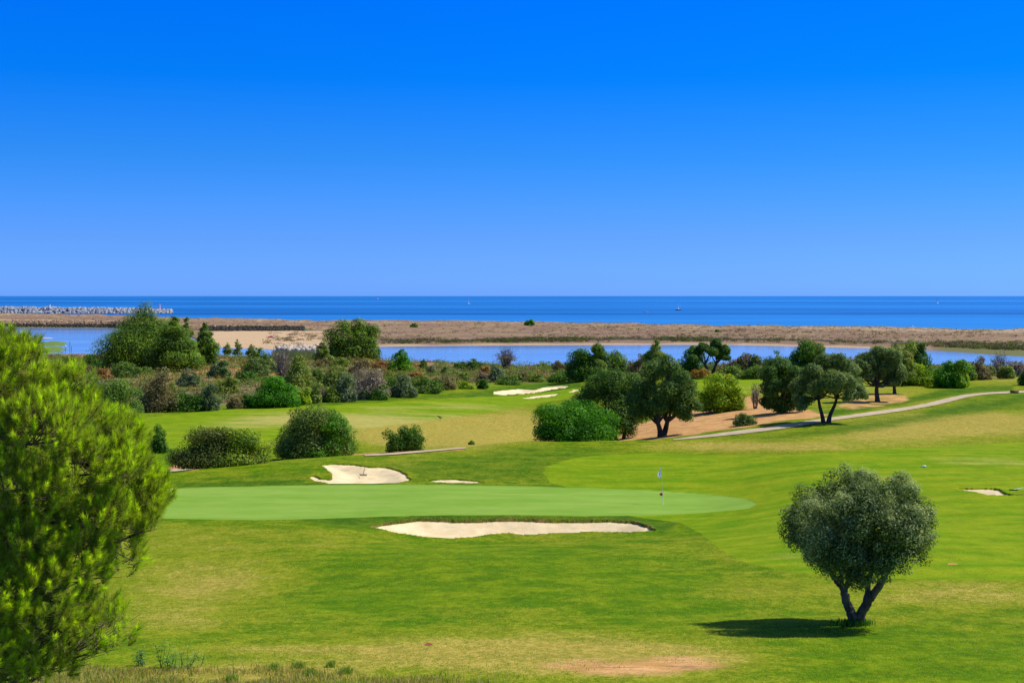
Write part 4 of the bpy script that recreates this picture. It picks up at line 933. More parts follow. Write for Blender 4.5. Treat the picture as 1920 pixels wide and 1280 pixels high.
def blades(name, pts, h0, h1, pal, rng, root=None, lab=None, cat=None, kind=None, width=.008, lean=.35, group=None):
    P0 = np.array(pts, float); n = len(P0); P0[:, 2] = land(P0[:, 0], P0[:, 1]) - .01
    h = rng.uniform(h0, h1, n)[:, None]; a = rng.uniform(0, 6.28, n); dr = np.column_stack([np.cos(a), np.sin(a), np.zeros(n)]); sd_ = np.column_stack([-np.sin(a), np.cos(a), np.zeros(n)])
    b = rng.uniform(0, 6.28, n); sd_ = np.column_stack([np.cos(b), np.sin(b), np.zeros(n)])
    ln = rng.uniform(.1, 1, n)[:, None] * lean
    w = width * rng.uniform(.6, 1.4, n)[:, None]
    M = P0 + dr * h * ln * .35 + np.array([0, 0, 1]) * h * .6; T = P0 + dr * h * ln + np.array([0, 0, 1]) * h * (1 - .3 * ln)
    V = np.stack([P0 - sd_ * w, P0 + sd_ * w, M + sd_ * w * .8, M - sd_ * w * .8, T], 1).reshape(-1, 3)
    i = np.arange(n)[:, None] * 5; q = np.concatenate([i + [0, 1, 2], i + [0, 2, 3], i + [3, 2, 4]]).reshape(-1, 3)
    p = np.array(pal); f = rng.random((n, 1)); c = p[0] * (1 - f) + p[-1] * f
    if len(p) > 2: c = p[rng.integers(0, len(p), n)] * rng.uniform(.8, 1.2, (n, 1))
    o = npmesh(name, V, q, GRASSB, root, np.repeat(c * 1.5, 5, 0))
    if lab or kind: tag(o, lab, cat, group, kind)
    return o
near_olive()

# ---- the stone pine in the foreground
def near_pine():
    rng = np.random.default_rng(400); d = 19.0; k = mpx(d)
    cx = (-20 - 960) * k; cz = CAMZ - (905 - VH) * k; gz = float(land(cx, d))
    root = empty("pine_tree", (cx, d, gz), "large bushy stone pine filling the left foreground, bright needles on top and dark shade below", "pine tree")
    # masses of needles: (u, v, radius) with their own depth
    L = [(20,700,70),(-60,720,90),(95,735,62),(150,790,62),(60,800,80),(-30,830,90),(205,850,62),(130,880,80),(40,900,90),(250,915,56),(190,960,72),(0,1150,80),(-40,1190,90),(70,1170,60),(120,1140,50),(100,985,85),(10,1010,90),(262,975,42),(215,1030,52),(140,1070,60),(50,1100,80),(-40,1100,90),
         (196,1180,46),(150,1215,40),(215,1150,26),(100,1210,48),(30,1200,60),(-40,1230,80),(60,1260,40),(-110,900,110),(-110,1050,100),(232,868,40),(120,690,26),(30,660,34),(-30,665,50),(278,935,34)]
    cl = []
    for u, v, rp in L:
        v += float(np.interp(v, [650, 800, 950, 1000], [42, 30, 18, 0]))
        rp *= .86
        for j in range(3):
            dy = rng.uniform(-1.0, 1.0) * (1.7 - abs(u - 60) / 260) if j else -max(.1, 1.6 - max(0, u + 20) / 170)
            yy = d + dy; kk = mpx(yy)
            cl.append((np.array([(u - 960 + rng.normal(0, 12)) * kk, yy, CAMZ - (v - VH + rng.normal(0, 12)) * kk]), rp * kk * rng.uniform(.85, 1.1)))
    cen = np.array([c[0] for c in cl]); rad = np.array([c[1] for c in cl]); body = np.array([cx, d, cz])
    # shoots stand on the masses' surfaces and turn up and outward
    n = 8800; w = rad ** 2; kx = rng.choice(len(cl), n, p=w / w.sum()); dr = rng.normal(size=(n, 3)); dr /= np.linalg.norm(dr, axis=1)[:, None]
    dr[:, 2] = np.where(dr[:, 2] < -.45, -dr[:, 2], dr[:, 2]); out = cen[kx] - body; out /= np.linalg.norm(out, axis=1)[:, None]
    dirn = dr * .8 + out * .45; dirn /= np.linalg.norm(dirn, axis=1)[:, None]
    bump = .5 + .5 * vnoise(kx * 3.7 + dirn[:, 0] * 2.6 + 20, dirn[:, 1] * 2.6 + dirn[:, 2] * 2.6 + 30, 3)
    Pn = cen[kx] + dirn * (rad[kx] * (.70 + .42 * bump * rng.uniform(.75, 1, n)))[:, None]
    # drop shoots buried deep inside the crown
    dep = np.zeros(n)
    for c, r_ in cl: dep = np.maximum(dep, 1 - np.linalg.norm(Pn - c, axis=1) / r_)
    low = sstep(20.9, 22.3, Pn[:, 2])
    keep = (dep < .30) & (rng.random(n) < .55 + .45 * low) & (Pn[:, 1] < d + 1.9)
    Pn = Pn[keep]; dirn = dirn[keep]; n = len(Pn); dep = dep[keep]
    ax = dirn * .55 + np.array([0, 0, .75]) + rng.normal(0, .22, (n, 3)); ax /= np.linalg.norm(ax, axis=1)[:, None]
    young = rng.random(n) < .62
    m = 120
    N = n * m; Pk = np.repeat(Pn, m, 0); A = np.repeat(ax, m, 0); s = rng.uniform(0, 1, N)
    ln = np.repeat(rng.uniform(.14, .24, n), m)
    q = rng.normal(size=(N, 3)); q -= (q * A).sum(1)[:, None] * A; q /= np.linalg.norm(q, axis=1)[:, None]
    tilt = np.radians(20 + 38 * (1 - s) + rng.normal(0, 8, N))[:, None]
    D = A * np.cos(tilt) + q * np.sin(tilt); D[:, 2] -= .12 * (1 - s)
    b = Pk + A * (ln * s)[:, None]; NL = (rng.uniform(.075, .125, N) * np.where(np.repeat(young, m), .92, 1.05))[:, None]
    sd_ = np.cross(D, rng.normal(size=(N, 3))); sd_ /= np.linalg.norm(sd_, axis=1)[:, None] + 1e-9
    V = np.stack([b - sd_ * .0030, b + sd_ * .0030, b + D * NL + np.array([0, 0, 1]) * NL * .05], 1).reshape(-1, 3)
    base = np.array([.270, .385, .028]); tip = np.array([.60, .84, .015]); old = np.array([.40, .36, .12])
    f = s[:, None] * np.repeat(young, m)[:, None] * .95
    c = base * (1 - f) + tip * f; c = np.where((rng.random((N, 1)) < .10) | ((s[:, None] < .18) & (rng.random((N, 1)) < .5)), old, c) * np.repeat(rng.uniform(.72, 1.22, (n, 1)), m, 0)
    npmesh("crown", V, np.arange(N * 3).reshape(N, 3), NEEDLE, root, np.repeat(c, 3, 0))
    # stem, limbs and bare inner twigs
    paths = []; foot = np.array([cx - .25, d, gz - .3]); fork = np.array([cx - .1, d, gz + 1.0])
    paths.append(bend(foot, fork, .20, .15, rng, 6, .03))
    lead = bend(fork, np.array([cx, d, cz + 1.5]), .13, .03, rng, 12, .03); paths.append(lead)
    for i, (c, r_) in enumerate(cl):
        j = int(np.clip((c[2] - gz - 1.2) / 3.2 * 11 - 2, 0, 9)); st = lead[0][j]; bb = bend(st, c, .024, .009, rng, 9, .06, -.05); paths.append(bb)
        for _ in range(9):
            m0 = bb[0][rng.integers(4, 9)]; tipp = c + rng.normal(size=3) * r_ * .55; paths.append(bend(m0, tipp, .009, .003, rng, 5, .08))
    # twigs to a share of the shoots
    for i in rng.choice(n, 2600, replace=False):
        p = Pn[i]; j = np.argmin(((cen - p) ** 2).sum(1)); q0 = p + (cen[j] - p) * rng.uniform(.25, .6) + rng.normal(0, .04, 3); paths.append((np.stack([q0, (q0 + p) / 2 + rng.normal(0, .015, 3), p + ax[i] * .08]), np.array([.006, .005, .004])))
    V, Fc = tube_np(paths, 5); npmesh("trunk", V, Fc, m_bark("pine_bark", (.06,.04,.025), (.19,.14,.10)), root, smooth=True)
near_pine()

# ================================================================== low cover nobody could count
def clumps(name, xyz, rad, hgt, per, pals, seed, leaf=.3, kind="stuff"):
    rng = np.random.default_rng(seed); n = len(xyz); N = n * per
    C0 = np.repeat(np.asarray(xyz), per, 0); R = np.repeat(rad, per); H = np.repeat(hgt, per)
    d = rng.normal(size=(N, 3)); d /= np.linalg.norm(d, axis=1)[:, None]; d[:, 2] = np.abs(d[:, 2])
    f = rng.uniform(.6, 1.05, N); C = C0 + np.column_stack([d[:, 0] * R * f, d[:, 1] * R * f, d[:, 2] * H * f])
    sz = np.repeat(leaf if np.ndim(leaf) else np.full(n, leaf), per)
    V, Fc = leaf_faces(C, d + rng.normal(0, .5, (N, 3)), sz, .55, rng)
    p = np.array([PAL[q] for q in pals]); kx = rng.integers(0, len(pals), n); q = np.clip(rng.normal(.5, .25, N), 0, 1)[:, None]
    P3 = p[np.repeat(kx, per)]; c = np.where(q < .5, P3[:, 0] + (P3[:, 1] - P3[:, 0]) * q * 2, P3[:, 1] + (P3[:, 2] - P3[:, 1]) * (q * 2 - 1))
    c = c * 1.5 * np.repeat(rng.uniform(.75, 1.25, (n, 1)), per, 0)
    return tag(npmesh(name, V, Fc, LEAF, None, np.repeat(c, 4, 0)), kind=kind)
PAL['straw'] = [(.14, .105, .045), (.24, .18, .08), (.34, .27, .13)]
PAL['heath'] = [(.085, .06, .045), (.14, .10, .075), (.20, .15, .11)]
def scrub_cover():
    rng = np.random.default_rng(500); su = np.array([-700, 0, 280, 460, 600, 700, 850, 960, 1090, 1300, 1550, 1900, 2700]); sl = np.array([150, 165, 185, 194, 200, 217, 234, 248, 264, 228, 210, 208, 202]) + 5
    n = 15000; u = rng.uniform(-150, 2070, n); lim = np.interp(u, su, sl); d = lim + (500 - lim) * rng.random(n) ** 1.25
    x = (u - 960) / F * d; dens = fbm(x / 12, d / 12, 91, 3); k = dens + rng.normal(0, .12, n) > .40; x, d, u = x[k], d[k], u[k]; n = len(x)
    z = land(x, d); k = z > .4; x, d, z = x[k], d[k], z[k]; n = len(x)
    r_ = rng.uniform(.45, 1.8, n) * (1 + .7 * (rng.random(n) < .2)) * np.interp(d, [210, 320], [.7, 1.1]); h = r_ * rng.uniform(.5, .95, n)
    clumps("low_scrub", np.column_stack([x, d, z - .1]), r_, h, 36, ['straw', 'brown', 'olive', 'midgreen', 'mixed', 'red', 'heath', 'mixed', 'dark', 'midgreen', 'pine', 'pineyel', 'olive', 'midgreen', 'olive'], 501, leaf=.16 + d * .0006)
scrub_cover()
PAL['dune_dark'] = [(.035,.03,.02),(.06,.055,.03),(.10,.085,.05)]
def dune_cover():
    rng = np.random.default_rng(510)
    def place(n, u0, u1, s0, s1, r0, r1, pals, nm, per, leaf, hk=.6, tz=None):
        u = rng.uniform(u0, u1, n); kd, kz = dune_knots((u - 960) / F); s = rng.uniform(s0, s1, n); a = s.astype(int); f = s - a; ii = np.arange(n)
        d = kd[ii, a] * (1 - f) + kd[ii, a + 1] * f; x = (u - 960) / F * d
        k = fbm(x / 25, d / 25, 17, 3) + rng.normal(0, .1, n) > .46; x, d = x[k], d[k]; n2 = len(x)
        z = dune_z(x, d) - .15; r_ = rng.uniform(r0, r1, n2)
        clumps(nm, np.column_stack([x, d, z]), r_, r_ * hk, per, pals, 511 + n, leaf=leaf)
    place(4200, 700, 2050, 2.1, 3.05, .8, 2.6, ['dune_dark', 'dark', 'dune_dark', 'brown'], "shore_scrub", 22, .6, .85)
    place(3600, -100, 2050, 3.0, 4.9, .6, 2.0, ['heath', 'heath', 'dune_dark', 'brown', 'olive', 'dune_dark'], "dune_scrub", 16, .6, .5)
    place(1700, -100, 2050, 4.7, 5.15, .5, 1.2, ['straw', 'straw', 'olive', 'heath'], "dune_grass", 16, .5, .7)
    # flat dark mats on the sand spit
    u = rng.uniform(500, 640, 90); v = 640 - (u - 505) * .06 + rng.normal(0, 4.2, 90) - 6; d = (CAMZ - 1.6) / ((v - VH) / F); x = (u - 960) / F * d
    clumps("spit_scrub", np.column_stack([x, d, dune_z(x, d) - .1]), rng.uniform(1.5, 4, 90), rng.uniform(.6, 1.5, 90), 70, ['heath', 'heath', 'brown'], 530, leaf=.5)
dune_cover()
def reeds():
    rng = np.random.default_rng(540); n = 3600; u = rng.uniform(512, 590, n); d = rng.uniform(430, 470, n); x = (u - 960) / F * d; z = land(x, d)
    h = rng.uniform(2.0, 3.4, n); V = np.stack([np.column_stack([x - .1, d, z]), np.column_stack([x + .1, d, z]), np.column_stack([x + rng.normal(0, .4, n), d + rng.normal(0, .3, n), z + h])], 1).reshape(-1, 3)
    c = np.array([(.30, .34, .13)]) * rng.uniform(.7, 1.3, (n, 1)); tag(npmesh("reed_bed", V, np.arange(n * 3).reshape(n, 3), GRASSB, None, np.repeat(c, 3, 0)), kind="stuff")
reeds()
def lawn_blades():
    rng = np.random.default_rng(550)
    # dry unmown strip at the bottom of the picture
    n = 30000; u = 40 + 1000 * rng.random(n) ** 1.4; v = 1282 - (34 + 26 * vnoise(u / 60, u * 0, 3)) * rng.random(n) ** 1.6 * np.interp(u, [40, 400, 700, 1100], [1, 1, .55, .2]); d = np.interp(v, [1234, 1282], [32.2, 28.9]) + rng.normal(0, .15, n)
    pts = np.column_stack([(u - 960) / F * d, d, np.zeros(n)]); pts = pts[rng.random(n) < (.10 + 2.4 * (fbm(pts[:, 0] / .8, pts[:, 1] / .8, 6, 3) - .36)) * np.clip((1000 - u) / 480, 0, 1)]
    blades("dry_grass", pts, .04, .17, [(.30,.22,.08),(.24,.20,.05),(.15,.19,.02),(.12,.18,.02),(.34,.27,.11)], rng, kind="stuff", width=.006, lean=.7)
    n = 90000; d = rng.uniform(28.5, 60, n); u = rng.uniform(100, 1960, n); x = (u - 960) / F * d
    g = fbm(x / 1.6, d / 1.6, 41, 4) + fbm(x / .4, d / .4, 43, 2) * .4; k = g > .66; x, d = x[k], d[k]
    blades("rough_grass", np.column_stack([x, d, np.zeros(len(x))]), .02, .055, [(.14,.27,.012),(.22,.30,.02),(.12,.24,.01),(.32,.30,.06)], rng, kind="stuff", width=.007, lean=.8)
    # unmown skirt over the long bunker's far lip
    q = np.array(BK[0][2]); pts = []
    for a, b in zip(q, np.roll(q, -1, 0)):
        if a[1] > 78.2 and b[1] > 78.2:
            for _ in range(int(np.linalg.norm(b - a) * 200)):
                p = a + (b - a) * rng.random(); pts.append((p[0], p[1] + abs(rng.normal(.12, .14)), 0))
    if pts: blades("lip_grass", pts, .08, .22, [(.05,.14,.01),(.12,.16,.02),(.25,.17,.06),(.30,.20,.09)], rng, kind="stuff", width=.012, lean=.8)
lawn_blades()
def weed(u, v, hp, label, pal, seed, lw=.018, stems=3):
    """a reedy weed: upright stems with long drooping leaves on both sides"""
    rng = np.random.default_rng(seed); x, y, z = hit(u, v, 20); h = hp * mpx(y); root = empty("reed_weed", (x, y, z), label, "weed"); paths = []; V = []; Fc = []; C = []
    for s in range(stems):
        bx, by = x + rng.normal(0, .08), y + rng.normal(0, .08); hh = h * rng.uniform(.65, 1.0); tip = np.array([bx + rng.normal(0, .08), by + rng.normal(0, .08), z + hh])
        p, r_ = bend((bx, by, z - .03), tip, .008, .003, rng, 6, .03); paths.append((p, r_))
        for j in range(11):
            b = p[0] + (tip - p[0]) * (j + 1) / 11.5; a = rng.normal(0, .5) + (0 if j % 2 else math.pi); L = h * rng.uniform(.25, .42); dr = np.array([math.cos(a), math.sin(a), 0]); sd_ = np.array([-dr[1], dr[0], 0])
            cs = [b + dr * L * t + np.array([0, 0, 1]) * L * (t * 1.0 - t * t * 1.1) for t in (0, .35, .7, 1)]; w = [lw * .5, lw, lw * .7, .001]; i0 = len(V)
            for q, ww in zip(cs, w): V += [q - sd_ * ww + np.array([0,0,ww]), q + sd_ * ww + np.array([0,0,ww])]
            for t in range(3): Fc.append((i0 + t * 2, i0 + t * 2 + 1, i0 + t * 2 + 3, i0 + t * 2 + 2))
            c = np.array(pal) * rng.uniform(.75, 1.3); C += [c] * 8
    npmesh("leaves", V, Fc, GRASSB, root, np.array(C) * 1.7)
    Vt, Ft = tube_np(paths, 5); npmesh("stems", Vt, Ft, GRASSB, root, np.tile(np.array(pal) * .9, (len(Vt), 1)))
weed(268, 1248, 34, "dark blue-green bushy weed close to the pine's lowest branch", (.03,.085,.03), 600, .02, 4)
weed(296, 1252, 50, "tallest bright green reedy weed of the clump right of the pine", (.075,.19,.02), 601, .018, 4)
weed(318, 1256, 36, "short broad green weed next to the tallest reedy weed", (.06,.16,.025), 602, .018, 4)
weed(348, 1252, 40, "thin pale green reedy weed on the right of the weed clump", (.12,.19,.04), 603, .012, 5)
weed(364, 1250, 30, "small thin weed at the right end of the weed clump", (.14,.18,.04), 604, .012, 3)
weed(433, 1272, 54, "solitary upright grey-green weed in the dry grass", (.07,.14,.04), 605, .014, 1)
for u, v, wd, lab, sd in [(514, 1256, 14, "bright green grass tuft left of the middle of the bottom edge strip", 610), (560, 1252, 16, "wispy grass tuft with tall thin stalks in the dry strip", 611), (648, 1262, 18, "yellow-green grass tuft farthest right in the dry strip", 612), (583, 1267, 20, "low yellow grass tuft between the wispy tuft and the farthest right one", 613), (620, 1250, 12, "small dark grass tuft just above the farthest right tuft", 614), (434, 1277, 14, "yellow-green tuft at the foot of the solitary weed", 615)]:
    rng = np.random.default_rng(sd); x, y, z = hit(u, v, 20); pts = [(x + rng.normal(0, wd * .0045), y + rng.normal(0, .10), 0) for _ in range(260)]
    blades("grass_tuft", pts, .06, .22, [(.13,.22,.015),(.08,.18,.015),(.20,.24,.04)], rng, lab=lab, cat="grass tuft", width=.005, lean=.6)

# ================================================================== made things
def tub(name, pts, r_, m, parent, seg=10):
    V, Fc = tube_np([(np.array(pts, float), np.array(r_, float))], seg); return npmesh(name, V, Fc, m, parent, smooth=True)
def box(name, c, h, m, parent): V, Fc = boxes([(c, h)]); return npmesh(name, V, Fc, m, parent)
def m_flag():
    t = NT("flag_cloth"); n = t.noise(6, detail=3); c = t.mix(t.step(n, .6, .66), (.78, .80, .84), (.2, .3, .5))
    tr = t.n('ShaderNodeBsdfTranslucent'); t.put(tr.inputs[0], c); mx = t.n('ShaderNodeMixShader'); mx.inputs[0].default_value = .5
    t.t.links.new(t.bsdf(c, .7, .2), mx.inputs[1]); t.t.links.new(tr.outputs[0], mx.inputs[2]); return t.done(mx.outputs[0])
x, y, z = hit(1243.6, 945, 60); k = mpx(y); fs = empty("flagstick", (x, y, z), "golf flagstick with a limp white flag and a small red tag on the putting green", "golf flag")
top = np.array([x - 4.4 * k, y, z + 70 * k]); at = lambda f: np.array([x, y, z]) * (1 - f) + top * f
tub("pole", [(x, y, z - .1), at(.5), top], [.011, .010, .007], M_STEEL, fs)
fl = []; ft = top - np.array([0, 0, .03])
for j in range(9):
    for i in range(6):
        s = i / 5; tt = j / 8; wd = .23 * (tt * 1.5 if tt < .72 else 1.08 - (tt - .72) * 2.6); fl.append(at(.985 - tt * .26) + np.array([-s * wd - .008, .035 * math.sin(s * 7 + tt * 2), -s * .10 * tt]))
idx = np.arange(54).reshape(9, 6); fc = np.stack([idx[:-1, :-1], idx[:-1, 1:], idx[1:, 1:], idx[1:, :-1]], -1).reshape(-1, 4); npmesh("flag", fl, fc, m_flag(), fs, smooth=True)
p = at(.27); V = [p + np.array(q) for q in [(-.01,-.01,.12),(-.13,-.03,.06),(-.21,-.02,0),(-.13,-.03,-.09),(-.01,-.01,-.12),(-.01,.03,.10),(-.09,.05,.04),(-.16,.04,-.01),(-.09,.05,-.07),(-.01,.03,-.10)]]
npmesh("red_tag", V, [(0,1,3,4),(1,2,3,3),(9,8,6,5),(8,7,6,6),(0,5,6,1),(3,8,9,4)], M_RED, fs)
tub("hole_cup", [(x, y, z - .12), (x, y, z + .012)], [.055, .054], M_WHITE, fs, 14)
def rake(u, v, du, dv, dist, label, hw):
    x, y, z = hit(u, v, 60); z -= .18 if du == 0 else 0; rt = empty("bunker_rake", (x, y, z), label, "rake")
    box("rake_head", (x, y, z + .06), (hw, .035, .03), M_DARK, rt)
    V, Fc = boxes([((x - hw + .04 + i * (2 * hw - .08) / 11, y - .02, z + .0), (.008, .008, .05)) for i in range(12)]); npmesh("tines", V, Fc, M_DARK, rt)
    e = np.array([x + du, y + dist, z + dv]); tub("handle", [(x, y, z + .07), (np.array([x, y, z + .07]) + e) / 2, e], [.02, .018, .016], M_STEEL if du else M_DARK, rt)
rake(681, 886.5, 0, .42, 1.2, "black bunker rake lying in the sand behind the putting green", .26)
rake(1900, 920, 1.2, .25, .3, "bunker rake with a black head on the grass beside the small right bunker", .24)
x, y, z = hit(1733, 876, 60); rt = empty("course_marker", (x, y, z), "small pale grey rounded marker lying on the right fairway", "marker")
V, Fc = tube_np([(np.array([(x - .16, y, z + .05), (x - .10, y, z + .06), (x, y, z + .07), (x + .1, y, z + .06), (x + .15, y, z + .05)]), np.array([.01, .05, .07, .055, .01]))], 12); npmesh("body", V, Fc, M_WHITE, rt, smooth=True)
tub("spike", [(x - .28, y, z + .03), (x - .15, y, z + .05)], [.015, .02], M_DARK, rt)
x, y, z = hit(1902, 737, 60); rt = empty("wooden_marker", (x, y, z), "low brown wooden block marker at the edge of the cart path", "marker")
box("block", (x, y, z + .14), (.45, .15, .15), M_WOOD, rt); box("top_board", (x, y, z + .305), (.5, .19, .014), M_WOOD, rt)
x, y, z = hit(803, 1209, 20); pts = [(x + math.cos(a) * .11 * random.Random(i).uniform(.7, 1.2), y + math.sin(a) * .22, z + .006) for i, a in enumerate(np.linspace(0, 6.28, 11)[:-1])]
V = [(x, y, z + .03)] + pts; o = npmesh("divot", V, [(0, 1 + i, 1 + (i + 1) % 10) for i in range(10)], m_plain("red_clay", (.22, .07, .035), .95, .1, .3, 6), smooth=True); tag(o, "small red clay divot in the grass at the lower centre", "divot")
x, y, z = hit(825, 786, 60); rt = empty("bird", (x, y, z), "tiny dark bird standing on the valley fairway", "bird")
V, Fc = tube_np([(np.array([(x + .30, y, z + .13), (x + .16, y, z + .20), (x, y, z + .24), (x - .13, y, z + .28), (x - .19, y, z + .36), (x - .24, y, z + .40), (x - .34, y, z + .38)]), np.array([.015, .05, .09, .08, .045, .05, .006])),
  (np.array([(x - .01, y - .03, z), (x, y - .03, z + .2)]), np.array([.012, .018])), (np.array([(x + .04, y + .04, z), (x + .02, y + .03, z + .2)]), np.array([.012, .018]))], 8); npmesh("body", V, Fc, m_plain("bird_feathers", (.05, .045, .04), .8, .2, .4, 9), rt, smooth=True)
# mooring posts in the left lagoon
for u, v, hp, lab, bx in [(122.5, 661, 11, "short mooring post with a pale box in the left lagoon", True), (131, 662, 22, "tall thin mooring post in the left lagoon", False), (134, 661, 12, "lower thin post touching the tall mooring post", False)]:
    d = CAMZ / ((v - VH) / F); x = (u - 960) / F * d; h = hp * mpx(d); rt = empty("mooring_post", (x, d, 0), lab, "post")
    tub("post", [(x, d, -1), (x, d, h)], [.12, .09], M_WOOD, rt)
    if bx: box("box", (x, d, h + .3), (.25, .25, .35), M_WHITE, rt)
# lighthouses on the breakwater
def lighthouse(u, label, red, d, z0, h):
    x = (u - 960) / F * d; rt = empty("harbour_light", (x, d, z0), label, "lighthouse"); R1, R2 = h * .19, h * .13
    n = 5
    for i in range(n):
        a, b = i / n, (i + 1) / n; m = M_WHITE if i % 2 == (0 if not red else 0) else (M_RED if red else M_WHITE)
        if red and i % 2 == 1: m = M_RED
        tub("tower_band", [(x, d, z0 + h * .7 * a), (x, d, z0 + h * .7 * b)], [R1 + (R2 - R1) * a, R1 + (R2 - R1) * b], m, rt, 16)
    tub("gallery", [(x, d, z0 + h * .70), (x, d, z0 + h * .735)], [R1 * 1.05] * 2, M_WHITE, rt, 16)
    tub("lantern", [(x, d, z0 + h * .735), (x, d, z0 + h * .9)], [R2 * .62] * 2, M_RED if red else m_plain("green_paint", (.02, .12, .06), .4), rt, 12)
    tub("dome", [(x, d, z0 + h * .9), (x, d, z0 + h * .95), (x, d, z0 + h)], [R2 * .75, R2 * .5, .04], M_RED if red else M_DARK, rt, 12)
    tub("plinth", [(x, d, z0 - 2.5), (x, d, z0)], [R1 * 1.7, R1 * 1.5], M_ROCK, rt, 12)
lighthouse(93, "white harbour light with a dark lantern on the breakwater", False, 2003, 7.6, 7.0)
lighthouse(299, "red and white striped harbour light at the breakwater's end", True, 2020, 5.6, 8.2)
# boats
def hull(x, d, L, B, H, m, rt, yaw):
    V = []; c, s = math.cos(yaw), math.sin(yaw)
    for t, w, zz in [(-.5, .75, 0), (-.2, 1, -.02), (.15, .95, 0), (.38, .5, .08), (.5, .02, .16)]:
        for side, low in ((-1, 0), (-1, 1), (1, 1), (1, 0)):
            px_, py_ = t * L * (1 if not low else .92), side * B * .5 * w * (.55 if low else 1); V.append((x + px_ * c - py_ * s, d + px_ * s + py_ * c, (-.25 * H if low else H * (.9 + zz))))
    Fc = []
    for i in range(4):
        for j in range(4): Fc.append((i * 4 + j, i * 4 + (j + 1) % 4, (i + 1) * 4 + (j + 1) % 4, (i + 1) * 4 + j))
    Fc += [(0, 3, 2, 1), (16, 17, 18, 19)]; return npmesh("hull", V, Fc, m, rt)
def boat(u, v, L, mast, label, m, sail=False, name="sailboat", cat="sailboat", yaw=.3, dark=False):
    d = CAMZ / ((v - VH) / F); x = (u - 960) / F * d; rt = empty(name, (x, d, 0), label, cat); B = L * .3; H = L * .12
    hull(x, d, L, B, H, m, rt, yaw)
    c, s = math.cos(yaw), math.sin(yaw)
    box("cabin", (x - L * .05 * c, d - L * .05 * s, H * 1.35), (L * .18, B * .32, H * .5), M_WHITE, rt)
    if mast:
        tub("mast", [(x, d, H * .5), (x, d, mast)], [.22, .12], M_WHITE, rt, 6); tub("boom", [(x, d, H * 2.2), (x - L * .4 * c, d - L * .4 * s, H * 2.2)], [.2, .15], M_WHITE, rt, 6)
        tub("stays", [(x + L * .48 * c, d + L * .48 * s, H), (x, d, mast)], [.05, .05], M_WHITE, rt, 4)
        if sail:
            V = [(x - .2, d, H * 2.6), (x - L * .42 * c, d - L * .42 * s, H * 2.6), (x - .2, d, mast * .95), (x - .2, d + .12, H * 2.6), (x - L * .42 * c, d - L * .42 * s + .12, H * 2.6), (x - .2, d + .12, mast * .95)]
            npmesh("sail", V, [(0, 1, 2), (5, 4, 3)], M_WHITE, rt)
    else: box("windscreen", (x + L * .15 * c, d + L * .15 * s, H * 1.9), (L * .03, B * .3, H * .3), M_DARK, rt); box("outboard_motor", (x - L * .52 * c, d - L * .52 * s, H * .9), (L * .03, B * .1, H * .5), M_DARK, rt)
boat(878.5, 569.5, 9.5, 22, "white sailboat with bare mast, left of the centre near the horizon", M_WHITE)
boat(1272, 581.5, 11, 18, "dark-hulled sailboat with a bare mast right of the small white motorboat", M_DARK, yaw=.1)
boat(1757.5, 569, 10, 22, "sailboat under a narrow white sail far out on the right", M_WHITE, sail=True)
boat(707.5, 560.5, 18, 26, "faint distant white sail on the horizon, left of the others", M_WHITE, sail=True, yaw=.2)
boat(1211, 585.5, 6.5, 0, "small white motorboat left of the dark-hulled sailboat", M_WHITE, name="motorboat", cat="motorboat", yaw=-.3)
boat(1710, 612.2, 3.0, 0, "small white dinghy just beyond the dune ridge on the right", M_WHITE, name="dinghy", cat="dinghy", yaw=.1)
# beach shelters and people
def tent(u, d, label, m, m2, w, h):
    x = (u - 960) / F * d; z = float(dune_z(x, d)[0]); rt = empty("beach_shelter", (x, d, z), label, "beach tent"); V = []
    for j in range(7):
        a = j / 6 * math.pi
        for i in range(9): b = i / 8 * math.pi * .92 + .1; V.append((x - math.cos(b) * w * .5, d + math.sin(a) * math.sin(b) * w * .35, z + math.sin(b) * h * (1 - .55 * math.cos(a) * 0) * (.35 + .65 * math.sin(a))))
    idx = np.arange(63).reshape(7, 9); fc = np.stack([idx[:-1, :-1], idx[:-1, 1:], idx[1:, 1:], idx[1:, :-1]], -1).reshape(-1, 4); npmesh("canopy", V, fc, m, rt, mats=[m, m2], midx=[1 if (i % 8) > 5 else 0 for i in range(48)], smooth=True)
    tub("front_pole", [(x - w * .45, d - .1, z), (x, d - .1, z + h * .7), (x + w * .45, d - .1, z)], [.05, .05, .05], M_DARK, rt, 5)
tent(573, 955, "green beach shelter in front of the dark rock embankment", M_GREEN, M_GREEN, 2.9, 1.5)
tent(507, 800, "pink and blue beach shelter on the sand flat", M_PINK, M_BLUE, 3.0, 1.5)
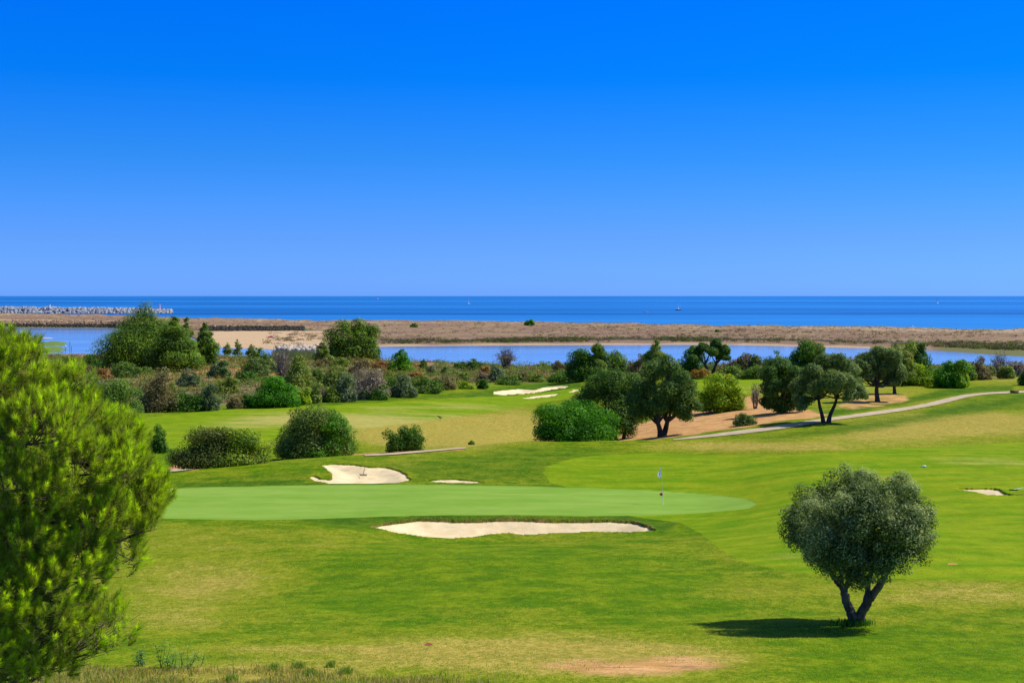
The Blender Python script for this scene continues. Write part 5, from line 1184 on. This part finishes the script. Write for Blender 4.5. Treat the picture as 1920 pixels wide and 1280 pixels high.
def person(u, d, label, shirt, legs, seed):
    x = (u - 960) / F * d; z = float(dune_z(x, d)[0]) ; me = bpy.data.meshes.new("person")
    P3 = [(0,0,.92),(0,0,1.15),(0,0,1.40),(0,-.01,1.52),(0,-.02,1.68),(.10,0,.86),(.12,-.08,.48),(.12,-.02,.08),(.12,-.14,.04),(-.10,0,.86),(-.13,.10,.48),(-.14,.22,.10),(-.14,.12,.04),(.20,0,1.40),(.27,.03,1.12),(.26,-.10,.88),(-.20,0,1.40),(-.27,.02,1.12),(-.25,-.12,.90)]
    E = [(0,1),(1,2),(2,3),(3,4),(0,5),(5,6),(6,7),(7,8),(0,9),(9,10),(10,11),(11,12),(2,13),(13,14),(14,15),(2,16),(16,17),(17,18)]
    R_ = [.15,.14,.15,.055,.10,.09,.06,.045,.035,.09,.06,.045,.035,.06,.045,.03,.06,.045,.03]
    me.from_pydata(P3, E, []); o = bpy.data.objects.new("person", me); COL.objects.link(o); o.location = (x, d, z)
    md = o.modifiers.new("skin", 'SKIN'); 
    for v_, r_ in zip(me.skin_vertices[0].data, R_): v_.radius = (r_, r_ * .8)
    me.skin_vertices[0].data[0].use_root = True
    o.modifiers.new("sub", 'SUBSURF').render_levels = 2
    t = NT("person_colours"); zc = t.n("ShaderNodeSeparateXYZ"); tc = t.n("ShaderNodeTexCoord"); t.t.links.new(tc.outputs["Object"], zc.inputs[0]); zz = zc.outputs[2]
    c = t.mix(t.step(zz, .50, .54), (.45, .25, .16), legs); c = t.mix(t.step(zz, .92, .96), c, shirt); c = t.mix(t.step(zz, 1.47, 1.50), c, (.45, .25, .16)); c = t.mix(t.step(zz, 1.68, 1.70), c, (.04, .025, .015))
    me.materials.append(t.done(t.bsdf(c, .8, .2))); tag(o, label, "person")
person(493, 742, "person in dark clothes walking on the sand left of the pink shelter", (.05,.05,.07), (.04,.04,.08), 1)
person(707, 938, "person in a dark top on the dune right of the broad dark pine", (.04,.04,.08), (.05,.05,.06), 2)
person(710.5, 940, "person in a white top beside another on the dune", (.6,.6,.6), (.12,.10,.10), 3)
